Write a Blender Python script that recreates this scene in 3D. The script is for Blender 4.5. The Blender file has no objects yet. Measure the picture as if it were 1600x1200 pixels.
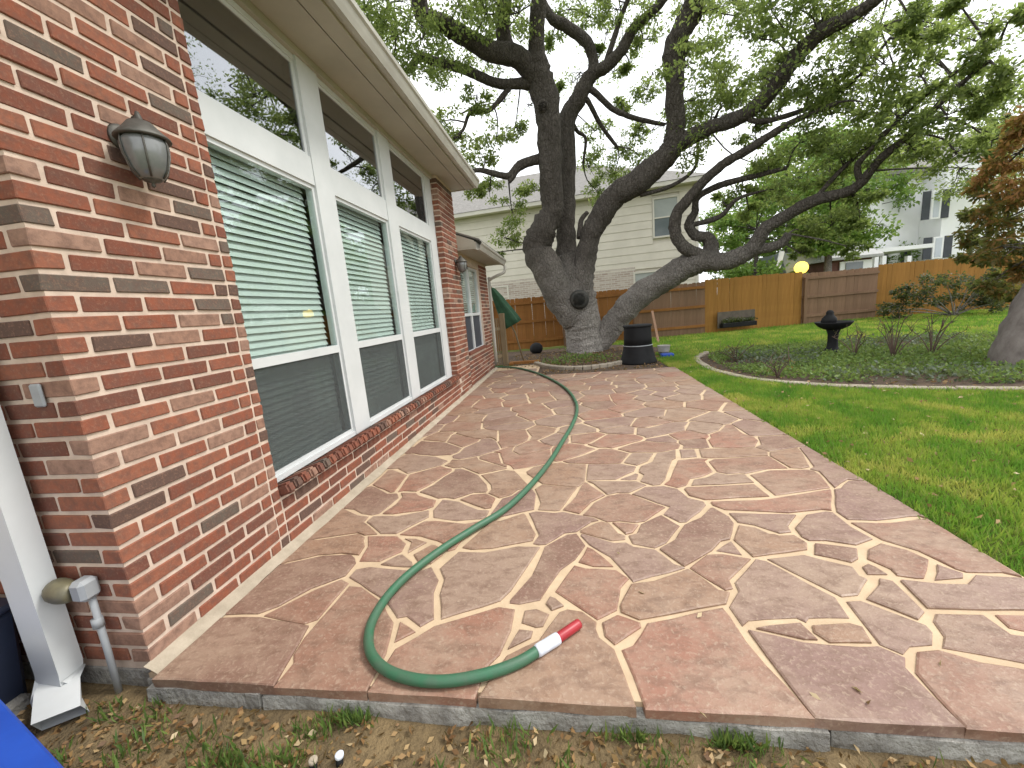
import bpy, bmesh, math, random
import numpy as np
from mathutils import Vector, Matrix, noise as mnoise
random.seed(7); rng = np.random.default_rng(7)
scene = bpy.context.scene
COL = scene.collection

# ---------------------------------------------------------------- camera
FPX = 623.0            # focal length in pixels of a 1600 px wide picture
HCAM = 1.37
def _n(v): return Vector(v).normalized()
_dy = _n((87.0, -122.0, FPX))                       # direction along the house wall, in camera axes
_v = Vector((300.0, 3400.0, FPX)); _v = _v - _dy * _v.dot(_dy)
_dz = -_v.normalized()
_dx = _dy.cross(_dz)
cam_d = bpy.data.cameras.new('camera'); cam = bpy.data.objects.new('camera', cam_d); COL.objects.link(cam)
right = Vector((_dx[0], _dy[0], _dz[0])); down = Vector((_dx[1], _dy[1], _dz[1])); fwd = Vector((_dx[2], _dy[2], _dz[2]))
M = Matrix((right, -down, -fwd)).transposed().to_4x4(); M.translation = (0, 0, HCAM)
cam.matrix_world = M
cam_d.sensor_width = 36.0; cam_d.lens = 36.0 * FPX / 1600.0; cam_d.clip_start = 0.02; cam_d.clip_end = 600
scene.camera = cam

# ---------------------------------------------------------------- sky, sun, exposure
SUN_EL, SUN_ROT = math.radians(54), math.radians(78)
world = bpy.data.worlds.new('World'); scene.world = world; world.use_nodes = True
nt = world.node_tree; nt.nodes.clear()
out = nt.nodes.new('ShaderNodeOutputWorld'); bg = nt.nodes.new('ShaderNodeBackground')
sky = nt.nodes.new('ShaderNodeTexSky'); sky.sky_type = 'NISHITA'; sky.sun_disc = False
sky.sun_elevation = SUN_EL; sky.sun_rotation = SUN_ROT; sky.dust_density = 4.0
hs = nt.nodes.new('ShaderNodeHueSaturation'); hs.inputs['Saturation'].default_value = 0.35
nt.links.new(sky.outputs[0], hs.inputs['Color'])
tc = nt.nodes.new('ShaderNodeTexCoord'); ns = nt.nodes.new('ShaderNodeTexNoise')
ns.inputs['Scale'].default_value = 2.2; ns.inputs['Detail'].default_value = 6
nt.links.new(tc.outputs['Generated'], ns.inputs['Vector'])
cr = nt.nodes.new('ShaderNodeValToRGB')
cr.color_ramp.elements[0].position = 0.3; cr.color_ramp.elements[0].color = (10.5, 10.9, 11.4, 1)
cr.color_ramp.elements[1].position = 0.7; cr.color_ramp.elements[1].color = (13.5, 13.6, 13.8, 1)
nt.links.new(ns.outputs['Fac'], cr.inputs[0])
mx = nt.nodes.new('ShaderNodeMixRGB'); mx.inputs[0].default_value = 0.82      # overcast veil over the blue
nt.links.new(hs.outputs[0], mx.inputs[1]); nt.links.new(cr.outputs[0], mx.inputs[2])
nt.links.new(mx.outputs[0], bg.inputs['Color']); bg.inputs['Strength'].default_value = 0.10
nt.links.new(bg.outputs[0], out.inputs[0])
sl = bpy.data.lights.new('sun', 'SUN'); sl.energy = 1.5; sl.angle = math.radians(14); sl.color = (1.0, 0.965, 0.91)
sun = bpy.data.objects.new('sun', sl); COL.objects.link(sun)
_az = SUN_ROT
sdir = Vector((math.sin(_az) * math.cos(SUN_EL), math.cos(_az) * math.cos(SUN_EL), math.sin(SUN_EL)))
sun.rotation_euler = sdir.to_track_quat('Z', 'Y').to_euler(); sun.location = sdir * 30
vs = scene.view_settings; vs.view_transform = 'Standard'; vs.look = 'None'; vs.exposure = 0.78; vs.gamma = 1.0; vs.use_curve_mapping = False

# ---------------------------------------------------------------- helpers
def ray(px, py):
    return right * (px - 800) + down * (py - 600) + fwd * FPX
def at(px, py, Y):
    r = ray(px, py); return Vector((0, 0, HCAM)) + r * (Y / r.y)
def atx(px, py, X):
    r = ray(px, py); return Vector((0, 0, HCAM)) + r * (X / r.x)
def gz(px, py, z=0.0):
    r = ray(px, py); return Vector((0, 0, HCAM)) + r * ((z - HCAM) / r.z)
def depth_of(p): return (p - Vector((0, 0, HCAM))).dot(fwd)
def project(p):
    q = Vector(p) - Vector((0, 0, HCAM)); d = q.dot(fwd)
    if d < 0.05: return None
    return (800 + FPX * q.dot(right) / d, 600 + FPX * q.dot(down) / d, d)

def tag(o, label=None, cat=None, group=None, kind=None):
    if label: o['label'] = label
    if cat: o['category'] = cat
    if group: o['group'] = group
    if kind: o['kind'] = kind
    return o
def link(name, me, parent=None):
    o = bpy.data.objects.new(name, me); COL.objects.link(o)
    if parent: o.parent = parent
    return o
def thing(name, label, cat, loc=(0, 0, 0), group=None, kind=None):
    o = bpy.data.objects.new(name, None); o.empty_display_size = 0.1; COL.objects.link(o); o.location = loc
    return tag(o, label, cat, group, kind)
ROOTLOC = {}
class MB:
    def __init__(s): s.v = []; s.f = []
    def add(s, vs, fs):
        b = len(s.v); s.v += [tuple(v) for v in vs]; s.f += [tuple(b + i for i in f) for f in fs]; return s
    def box(s, a, b):
        x0, y0, z0 = a; x1, y1, z1 = b
        return s.add([(x0,y0,z0),(x1,y0,z0),(x1,y1,z0),(x0,y1,z0),(x0,y0,z1),(x1,y0,z1),(x1,y1,z1),(x0,y1,z1)],
                     [(0,3,2,1),(4,5,6,7),(0,1,5,4),(1,2,6,5),(2,3,7,6),(3,0,4,7)])
    def prism(s, poly, ax, lo, hi):
        # poly: 2-D ring in the plane perpendicular to axis ax, extruded lo..hi
        n = len(poly)
        def p(q, h):
            return {'x': (h, q[0], q[1]), 'y': (q[0], h, q[1]), 'z': (q[0], q[1], h)}[ax]
        vs = [p(q, lo) for q in poly] + [p(q, hi) for q in poly]
        fs = [tuple(range(n))[::-1], tuple(range(n, 2 * n))] + [(i, (i + 1) % n, n + (i + 1) % n, n + i) for i in range(n)]
        return s.add(vs, fs)
    def bar(s, a, b, w, h, up=(0, 0, 1)):
        a, b = Vector(a), Vector(b); d = (b - a).normalized(); u = Vector(up); sd = d.cross(u).normalized(); u = sd.cross(d)
        vs = []
        for p in (a, b):
            for q in ((-1, -1), (1, -1), (1, 1), (-1, 1)): vs.append(p + sd * (q[0] * w / 2) + u * (q[1] * h / 2))
        return s.add(vs, [(3,2,1,0),(4,5,6,7),(0,1,5,4),(1,2,6,5),(2,3,7,6),(3,0,4,7)])
    def tube(s, pts, rad, n=10, rough=0.0, cap=True, seed=0):
        pts = [Vector(p) for p in pts]; m = len(pts); R = random.Random(seed)
        u = None; vs = []
        for i in range(m):
            d = (pts[min(i + 1, m - 1)] - pts[max(i - 1, 0)]).normalized()
            if u is None:
                u = d.orthogonal().normalized()
            u = (u - d * u.dot(d)).normalized(); w = d.cross(u)
            r = rad[i] if hasattr(rad, '__len__') else rad
            for k in range(n):
                a = 2 * math.pi * k / n; rr = r
                if rough:
                    q = pts[i] + (u * math.cos(a) + w * math.sin(a)) * r
                    rr = r * (1 + rough * 2.6 * mnoise.noise(q * (1.1 / (r + .12))) + rough * 1.6 * mnoise.noise(q * (3.4 / (r + .10)))) + rough * .25 * r * R.uniform(-1, 1)
                vs.append(pts[i] + (u * math.cos(a) + w * math.sin(a)) * rr)
        fs = [(i * n + k, i * n + (k + 1) % n, (i + 1) * n + (k + 1) % n, (i + 1) * n + k) for i in range(m - 1) for k in range(n)]
        if cap: fs += [tuple(range(n))[::-1], tuple((m - 1) * n + k for k in range(n))]
        return s.add(vs, fs)
    def lathe(s, prof, c=(0, 0, 0), n=24, wob=0.0, axis=None):
        vs = []
        for r, z in prof:
            for k in range(n):
                a = 2 * math.pi * k / n; rr = r * (1 + wob * math.sin(3 * a + z * 9))
                vs.append((c[0] + rr * math.cos(a), c[1] + rr * math.sin(a), c[2] + z))
        m = len(prof)
        fs = [(i * n + k, i * n + (k + 1) % n, (i + 1) * n + (k + 1) % n, (i + 1) * n + k) for i in range(m - 1) for k in range(n)]
        fs += [tuple(range(n))[::-1], tuple((m - 1) * n + k for k in range(n))]
        return s.add(vs, fs)
    def mesh(s, name, mat, smooth=False, off=None):
        me = bpy.data.meshes.new(name)
        vs = s.v if off is None else [(v[0] - off[0], v[1] - off[1], v[2] - off[2]) for v in s.v]
        me.from_pydata(vs, [], s.f); me.validate()
        if mat: me.materials.append(mat)
        if smooth: me.polygons.foreach_set('use_smooth', [True] * len(me.polygons))
        me.update(); return me
    def build(s, name, mat, parent=None, smooth=False, bevel=0):
        off = parent_loc(parent)
        me = s.mesh(name, mat, smooth, off)
        if bevel:
            bm = bmesh.new(); bm.from_mesh(me)
            bmesh.ops.recalc_face_normals(bm, faces=bm.faces)
            bmesh.ops.bevel(bm, geom=bm.edges[:], offset=bevel, segments=1, affect='EDGES', profile=0.6, clamp_overlap=True)
            bm.to_mesh(me); bm.free()
        return link(name, me, parent)
def parent_loc(p):
    l = Vector((0, 0, 0))
    while p: l = l + p.location; p = p.parent
    return l
def catmull(P, k=6):
    P = [np.array(p, float) for p in P]; out = []
    for i in range(len(P) - 1):
        p0, p1, p2, p3 = P[max(i - 1, 0)], P[i], P[i + 1], P[min(i + 2, len(P) - 1)]
        for j in range(k):
            t = j / k
            out.append(0.5 * ((2 * p1) + (-p0 + p2) * t + (2 * p0 - 5 * p1 + 4 * p2 - p3) * t * t + (-p0 + 3 * p1 - 3 * p2 + p3) * t ** 3))
    out.append(P[-1]); return out

# ---------------------------------------------------------------- materials
def newmat(name):
    m = bpy.data.materials.new(name); m.use_nodes = True; n = m.node_tree; n.nodes.clear()
    o = n.nodes.new('ShaderNodeOutputMaterial'); b = n.nodes.new('ShaderNodeBsdfPrincipled')
    n.links.new(b.outputs[0], o.inputs[0]); return m, n, b, o
def N(n, t, **kw):
    x = n.nodes.new(t)
    for k, v in kw.items():
        if k in x.inputs: x.inputs[k].default_value = v
        else: setattr(x, k, v)
    return x
def ramp(n, src, stops, interp='LINEAR'):
    r = n.nodes.new('ShaderNodeValToRGB'); r.color_ramp.interpolation = interp
    e = r.color_ramp.elements
    while len(e) < len(stops): e.new(0.5)
    for i, (p, c) in enumerate(stops):
        e[i].position = p; e[i].color = (*c, 1) if len(c) == 3 else c
    n.links.new(src, r.inputs[0]); return r.outputs[0]
def noise(n, scale, detail=5, rough=0.6, coord='Object', stretch=None, dist=0.0):
    t = n.nodes.new('ShaderNodeTexCoord'); x = N(n, 'ShaderNodeTexNoise', Scale=scale, Detail=detail, Roughness=rough, Distortion=dist)
    src = t.outputs[coord]
    if stretch:
        mp = n.nodes.new('ShaderNodeMapping'); mp.inputs['Scale'].default_value = stretch
        n.links.new(src, mp.inputs[0]); src = mp.outputs[0]
    n.links.new(src, x.inputs['Vector']); return x.outputs['Fac']
def mixc(n, fac, a, b, mode='MIX'):
    m = n.nodes.new('ShaderNodeMixRGB'); m.blend_type = mode
    for i, s in ((0, fac), (1, a), (2, b)):
        if isinstance(s, (int, float)): m.inputs[i].default_value = s
        elif isinstance(s, tuple): m.inputs[i].default_value = (*s, 1)
        else: n.links.new(s, m.inputs[i])
    return m.outputs[0]
def bump(n, b, h, strength=0.4, dist=0.01):
    x = n.nodes.new('ShaderNodeBump'); x.inputs['Strength'].default_value = strength; x.inputs['Distance'].default_value = dist
    n.links.new(h, x.inputs['Height']); n.links.new(x.outputs[0], b.inputs['Normal'])
def simple(name, c1, c2=None, rough=0.6, scale=8, bstr=0.2, bdist=0.004, bscale=None, coord='Object', stretch=None, metal=0.0, lo=0.35, hi=0.65, spec=0.5):
    m, n, b, o = newmat(name)
    c2 = c2 or tuple(x * 0.8 for x in c1)
    f = noise(n, scale, coord=coord, stretch=stretch)
    n.links.new(ramp(n, f, [(lo, c1), (hi, c2)]), b.inputs['Base Color'])
    b.inputs['Roughness'].default_value = rough; b.inputs['Metallic'].default_value = metal; b.inputs['Specular IOR Level'].default_value = spec
    if bstr: bump(n, b, noise(n, bscale or scale * 5, coord=coord, stretch=stretch), bstr, bdist)
    return m
def randval(n):
    a = n.nodes.new('ShaderNodeObjectInfo'); g = n.nodes.new('ShaderNodeNewGeometry')
    s = N(n, 'ShaderNodeMath', operation='ADD'); n.links.new(a.outputs['Random'], s.inputs[0]); n.links.new(g.outputs['Random Per Island'], s.inputs[1])
    f = N(n, 'ShaderNodeMath', operation='FRACT'); n.links.new(s.outputs[0], f.inputs[0]); return f.outputs[0]

def brick_mat():
    m, n, b, o = newmat('brick'); r = randval(n)
    base = ramp(n, r, [(0.0, (.255, .084, .048)), (.26, (.20, .068, .042)), (.46, (.285, .104, .060)), (.60, (.165, .062, .041)), (.71, (.11, .068, .053)), (.80, (.125, .10, .08)), (.86, (.31, .178, .125)), (.94, (.33, .20, .145)), (1, (.245, .084, .048))], 'CONSTANT')
    g = n.nodes.new('ShaderNodeNewGeometry')
    x1 = N(n, 'ShaderNodeTexNoise', Scale=22.0, Detail=6.0, Roughness=.65); n.links.new(g.outputs['Position'], x1.inputs['Vector'])
    x2 = N(n, 'ShaderNodeTexNoise', Scale=90.0, Detail=4.0, Roughness=.7); n.links.new(g.outputs['Position'], x2.inputs['Vector'])
    c = mixc(n, ramp(n, x1.outputs['Fac'], [(.40, (0, 0, 0)), (.66, (.65, .65, .65))]), base, (.13, .075, .058))
    c = mixc(n, ramp(n, x2.outputs['Fac'], [(.52, (0, 0, 0)), (.75, (.5, .5, .5))]), c, (.34, .19, .125))
    n.links.new(c, b.inputs['Base Color']); b.inputs['Roughness'].default_value = .9; b.inputs['Specular IOR Level'].default_value = .25
    h = mixc(n, .5, x1.outputs['Fac'], x2.outputs['Fac']); bump(n, b, h, .6, .006); return m
BRICK = brick_mat()
MORTAR = simple('mortar', (.63, .50, .40), (.50, .39, .31), .95, 14, .5, .004, 70)
WHITE = simple('white_paint', (.62, .635, .63), (.56, .58, .575), .45, 3, .05, .001, 60)
TRIM = simple('beige_trim_paint', (.44, .41, .335), (.38, .355, .29), .55, 2.5, .06, .001, 50)
GUTTER = simple('tan_gutter_metal', (.48, .46, .40), (.40, .38, .33), .4, 3, .05, .001, 40)
CONC = simple('weathered_concrete', (.42, .41, .37), (.20, .19, .17), .9, 7, 1.0, .03, 22)
EDGE = simple('dull_edging_concrete', (.36, .31, .24), (.26, .22, .17), .95, 6, .6, .008, 40)
CREAM = simple('cream_mortar_strip', (.42, .355, .27), (.32, .27, .20), .95, 9, .6, .006, 50)
JOINT = simple('sand_mortar_joint', (.56, .42, .275), (.46, .34, .22), .95, 7, .5, .004, 80)
def stone_mat():
    m, n, b, o = newmat('flagstone'); r = randval(n)
    base = ramp(n, r, [(0, (.25, .132, .088)), (.16, (.275, .165, .105)), (.32, (.225, .135, .108)), (.46, (.272, .132, .086)), (.58, (.255, .165, .128)), (.70, (.20, .112, .080)), (.80, (.275, .185, .135)), (.9, (.285, .138, .092)), (1, (.25, .15, .105))], 'CONSTANT')
    g = n.nodes.new('ShaderNodeNewGeometry')
    def nz(s, d, st=None):
        x = N(n, 'ShaderNodeTexNoise', Scale=s, Detail=d, Roughness=.65, Distortion=.4); src = g.outputs['Position']
        if st:
            mp = n.nodes.new('ShaderNodeMapping'); mp.inputs['Scale'].default_value = st; n.links.new(src, mp.inputs[0]); src = mp.outputs[0]
        n.links.new(src, x.inputs['Vector']); return x.outputs['Fac']
    a = nz(2.6, 6); c = nz(9, 7, (1, 1.8, 1)); d = nz(55, 5)
    col = mixc(n, ramp(n, a, [(.40, (0, 0, 0)), (.64, (.75, .75, .75))]), base, (.33, .232, .166))
    col = mixc(n, ramp(n, c, [(.46, (0, 0, 0)), (.68, (.75, .75, .75))]), col, (.15, .085, .056))
    col = mixc(n, ramp(n, d, [(.52, (0, 0, 0)), (.72, (.7, .7, .7))]), col, (.40, .30, .22))
    n.links.new(col, b.inputs['Base Color'])
    n.links.new(ramp(n, a, [(.3, (.62, .62, .62)), (.7, (.42, .42, .42))]), b.inputs['Roughness']); b.inputs['Specular IOR Level'].default_value = .5
    ter = N(n, 'ShaderNodeMath', operation='SNAP'); e_ = nz(3.4, 5); n.links.new(e_, ter.inputs[0]); ter.inputs[1].default_value = .075     # cleft layers
    bump(n, b, mixc(n, .5, mixc(n, .45, c, d), ter.outputs[0]), .75, .014); return m
STONE = stone_mat()
def wood_mat(name, c1, c2):
    m, n, b, o = newmat(name); r = randval(n)
    f = noise(n, 3.0, 6, .65, stretch=(9, 9, .7)); f2 = noise(n, 1.1, 3)
    c = ramp(n, f, [(.3, c1), (.7, c2)])
    c = mixc(n, ramp(n, r, [(0, (.42, .42, .42)), (1, (0, 0, 0))]), c, tuple(x * .55 for x in c1))
    c = mixc(n, ramp(n, f2, [(.45, (0, 0, 0)), (.7, (.35, .35, .35))]), c, tuple(x * .5 for x in c2))
    n.links.new(c, b.inputs['Base Color']); b.inputs['Roughness'].default_value = .85; b.inputs['Specular IOR Level'].default_value = .2
    bump(n, b, f, .5, .006); return m
W_ORANGE = wood_mat('stained_cedar', (.42, .215, .055), (.31, .145, .037))
W_BROWN = wood_mat('weathered_cedar', (.29, .18, .115), (.22, .13, .082))
W_RUST = wood_mat('russet_cedar', (.37, .17, .05), (.27, .115, .037))
W_GREY = wood_mat('old_grey_post', (.26, .19, .11), (.17, .13, .08))
def leaf_mat(name, stops, trans=.35, yellow=None):
    m, n, b, o = newmat(name)
    a = n.nodes.new('ShaderNodeAttribute'); a.attribute_name = 'tone'
    c = ramp(n, a.outputs['Fac'], stops)
    n.links.new(c, b.inputs['Base Color']); b.inputs['Roughness'].default_value = .5; b.inputs['Specular IOR Level'].default_value = .35
    t = n.nodes.new('ShaderNodeBsdfTranslucent'); tcx = mixc(n, .55, c, (.36, .46, .10)); n.links.new(tcx, t.inputs['Color'])
    ms = n.nodes.new('ShaderNodeMixShader'); ms.inputs[0].default_value = trans
    n.links.new(b.outputs[0], ms.inputs[1]); n.links.new(t.outputs[0], ms.inputs[2]); n.links.new(ms.outputs[0], o.inputs[0]); return m
LEAF_OAK = leaf_mat('oak_leaf', [(0, (.05, .085, .03)), (.35, (.095, .14, .046)), (.7, (.165, .215, .075)), (1, (.30, .34, .125))], .68)
LEAF_BRIGHT = leaf_mat('bright_leaf', [(0, (.06, .13, .02)), (.5, (.11, .22, .035)), (1, (.19, .31, .06))], .45)
LEAF_RUST = leaf_mat('rust_leaf', [(0, (.06, .065, .02)), (.35, (.13, .12, .035)), (.6, (.28, .13, .04)), (1, (.44, .20, .075))], .45)
LEAF_DARK = leaf_mat('dark_leaf', [(0, (.02, .03, .014)), (.6, (.045, .055, .02)), (1, (.09, .095, .03))], .25)
LEAF_COVER = leaf_mat('ground_cover_leaf', [(0, (.045, .085, .025)), (.5, (.10, .18, .04)), (1, (.20, .28, .07))], .35)
LEAF_GREYGREEN = leaf_mat('grey_green_leaf', [(0, (.05, .065, .045)), (.6, (.10, .125, .085)), (1, (.17, .20, .14))], .25)
LEAF_DRY = leaf_mat('dry_leaf', [(0, (.12, .06, .025)), (.35, (.25, .14, .06)), (.7, (.36, .235, .10)), (1, (.52, .41, .25))], .15)
def bark_mat():
    m, n, b, o = newmat('oak_bark'); g = n.nodes.new('ShaderNodeNewGeometry')
    mp = n.nodes.new('ShaderNodeMapping'); mp.inputs['Scale'].default_value = (1, 1, .45); n.links.new(g.outputs['Position'], mp.inputs[0])
    x = N(n, 'ShaderNodeTexNoise', Scale=16.0, Detail=8.0, Roughness=.7, Distortion=.8); n.links.new(mp.outputs[0], x.inputs['Vector'])
    v = N(n, 'ShaderNodeTexVoronoi', Scale=17.0); v.feature = 'DISTANCE_TO_EDGE'; n.links.new(mp.outputs[0], v.inputs['Vector'])
    y = N(n, 'ShaderNodeTexNoise', Scale=1.4, Detail=4.0, Roughness=.6); n.links.new(g.outputs['Position'], y.inputs['Vector'])
    sp = n.nodes.new('ShaderNodeSeparateXYZ'); n.links.new(g.outputs['Position'], sp.inputs[0])
    # bark colour goes paler towards the ground, broken up by noise
    low_pale = N(n, 'ShaderNodeMapRange'); low_pale.inputs['From Min'].default_value = 0.2; low_pale.inputs['From Max'].default_value = 3.2; low_pale.inputs['To Min'].default_value = 1.0; low_pale.inputs['To Max'].default_value = .10
    n.links.new(sp.outputs['Z'], low_pale.inputs['Value'])
    lf = N(n, 'ShaderNodeMath', operation='MULTIPLY'); n.links.new(low_pale.outputs[0], lf.inputs[0])
    n.links.new(ramp(n, y.outputs['Fac'], [(.3, (.55, .55, .55)), (.6, (1, 1, 1))]), lf.inputs[1])
    c = ramp(n, x.outputs['Fac'], [(.32, (.026, .022, .018)), (.54, (.064, .054, .045)), (.76, (.135, .117, .10))])
    c = mixc(n, lf.outputs[0], c, mixc(n, x.outputs['Fac'], (.24, .215, .19), (.56, .52, .47)))
    c = mixc(n, ramp(n, v.outputs['Distance'], [(0, (.45, .45, .45)), (.10, (0, 0, 0))]), c, (.03, .025, .02))
    n.links.new(c, b.inputs['Base Color']); b.inputs['Roughness'].default_value = .95; b.inputs['Specular IOR Level'].default_value = .15
    h = mixc(n, .3, x.outputs['Fac'], ramp(n, v.outputs['Distance'], [(0, (0, 0, 0)), (.2, (1, 1, 1))]))
    bump(n, b, h, 1.0, .06); return m
BARK = bark_mat()
def glass_mat(name, tint=(1, 1, 1), f0=.05, boost=1.0):
    m, n, b, o = newmat(name); n.nodes.remove(b)
    lw = N(n, 'ShaderNodeLayerWeight', Blend=.5)              # facing: the same from both sides of the pane
    pw = N(n, 'ShaderNodeMath', operation='POWER'); n.links.new(lw.outputs['Facing'], pw.inputs[0]); pw.inputs[1].default_value = 4.0
    ml = N(n, 'ShaderNodeMath', operation='MULTIPLY_ADD'); n.links.new(pw.outputs[0], ml.inputs[0]); ml.inputs[1].default_value = boost * (1 - f0); ml.inputs[2].default_value = f0
    gl = N(n, 'ShaderNodeBsdfGlossy', Roughness=.012); gl.inputs['Color'].default_value = (.95, .97, 1, 1)
    tr = n.nodes.new('ShaderNodeBsdfTransparent'); tr.inputs['Color'].default_value = (*tint, 1)
    ms = n.nodes.new('ShaderNodeMixShader'); n.links.new(ml.outputs[0], ms.inputs[0]); n.links.new(tr.outputs[0], ms.inputs[1]); n.links.new(gl.outputs[0], ms.inputs[2])
    n.links.new(ms.outputs[0], o.inputs[0]); return m
GLASS = glass_mat('window_glass', (.90, .95, .93), .06, .8)
GLASS_DARK = glass_mat('high_window_glass', (.4, .42, .42), .30, .9)
def screen_mat():
    m, n, b, o = newmat('solar_screen'); b.inputs['Base Color'].default_value = (.075, .085, .085, 1); b.inputs['Roughness'].default_value = .7
    tr = n.nodes.new('ShaderNodeBsdfTransparent'); ms = n.nodes.new('ShaderNodeMixShader'); n.links.new(ramp(n, noise(n, 2.2, 5, .6), [(.35, (.40, .40, .40)), (.7, (.56, .56, .56))]), ms.inputs[0])      # mesh, dustier in places
    n.links.new(tr.outputs[0], ms.inputs[1]); n.links.new(b.outputs[0], ms.inputs[2]); n.links.new(ms.outputs[0], o.inputs[0]); return m
SCREEN = screen_mat()
BLIND = simple('white_blind_slat', (.70, .72, .70), (.64, .66, .64), .5, 2, 0)
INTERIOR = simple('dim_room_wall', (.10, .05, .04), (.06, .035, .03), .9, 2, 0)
BLACKP = simple('black_plastic', (.008, .008, .009), (.013, .013, .014), .7, 5, .1, .002, 40, spec=.25)
BRONZE = simple('weathered_bronze', (.075, .07, .06), (.13, .125, .11), .6, 12, .2, .002, 60, metal=.6)
FROST = simple('lantern_glass', (.13, .135, .135), (.20, .205, .20), .2, 6, 0, spec=.8)
PVC = simple('grey_pvc', (.34, .36, .37), (.27, .28, .29), .5, 6, .05, .001)
OLIVE = simple('aged_brass', (.12, .11, .075), (.19, .17, .10), .5, 14, .3, .003, 60, metal=.3)
HOSE = simple('green_hose_vinyl', (.030, .125, .062), (.055, .115, .068), .5, 16, .3, .001, 120)
HOSE_RED = simple('red_hose_end', (.36, .022, .03), (.30, .018, .025), .4, 10, .05, .001)
LABELW = simple('white_label_band', (.66, .70, .76), (.55, .60, .68), .35, 30, .05, .001)
BLUE = simple('blue_plastic', (.012, .07, .40), (.01, .055, .33), .4, 5, .1, .002, 60)
NAVY = simple('navy_plastic', (.018, .025, .05), (.012, .018, .035), .5, 5, .1, .002)
UMB = simple('green_canvas', (.022, .075, .035), (.015, .055, .025), .85, 9, .5, .01, 20)
SIDING = simple('cream_siding', (.62, .575, .495), (.56, .52, .445), .7, 1.5, .1, .003, 30)
SIDING_TRIM = simple('pale_trim', (.60, .57, .50), (.54, .51, .45), .6, 2, 0)
ROOF = simple('grey_shingles', (.25, .238, .22), (.16, .152, .14), .95, 6, .8, .03, 9, stretch=(1, 1, 4))
FARGLASS = simple('far_window_glass', (.10, .12, .13), (.16, .18, .19), .12, .8, 0, spec=.8)
FARWHITE = simple('white_siding', (.88, .88, .88), (.85, .85, .86), .6, 2, 0)
SHUTTER = simple('dark_shutter', (.05, .055, .07), (.04, .045, .055), .6, 4, 0)
def whitebrick():
    m, n, b, o = newmat('limewashed_brick'); t = n.nodes.new('ShaderNodeTexCoord')
    mp = n.nodes.new('ShaderNodeMapping'); mp.inputs['Rotation'].default_value = (math.radians(90), 0, 0); n.links.new(t.outputs['Object'], mp.inputs[0])
    k = N(n, 'ShaderNodeTexBrick', Scale=1.0); k.inputs['Brick Width'].default_value = .3; k.inputs['Row Height'].default_value = .1; k.inputs['Mortar Size'].default_value = .012
    k.inputs['Color1'].default_value = (.46, .40, .35, 1); k.inputs['Color2'].default_value = (.33, .26, .22, 1); k.inputs['Mortar'].default_value = (.52, .48, .43, 1)
    n.links.new(mp.outputs[0], k.inputs['Vector']); n.links.new(k.outputs[0], b.inputs['Base Color']); b.inputs['Roughness'].default_value = .9
    bump(n, b, k.outputs['Fac'], -.4, .01); return m
WBRICK = whitebrick()

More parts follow.
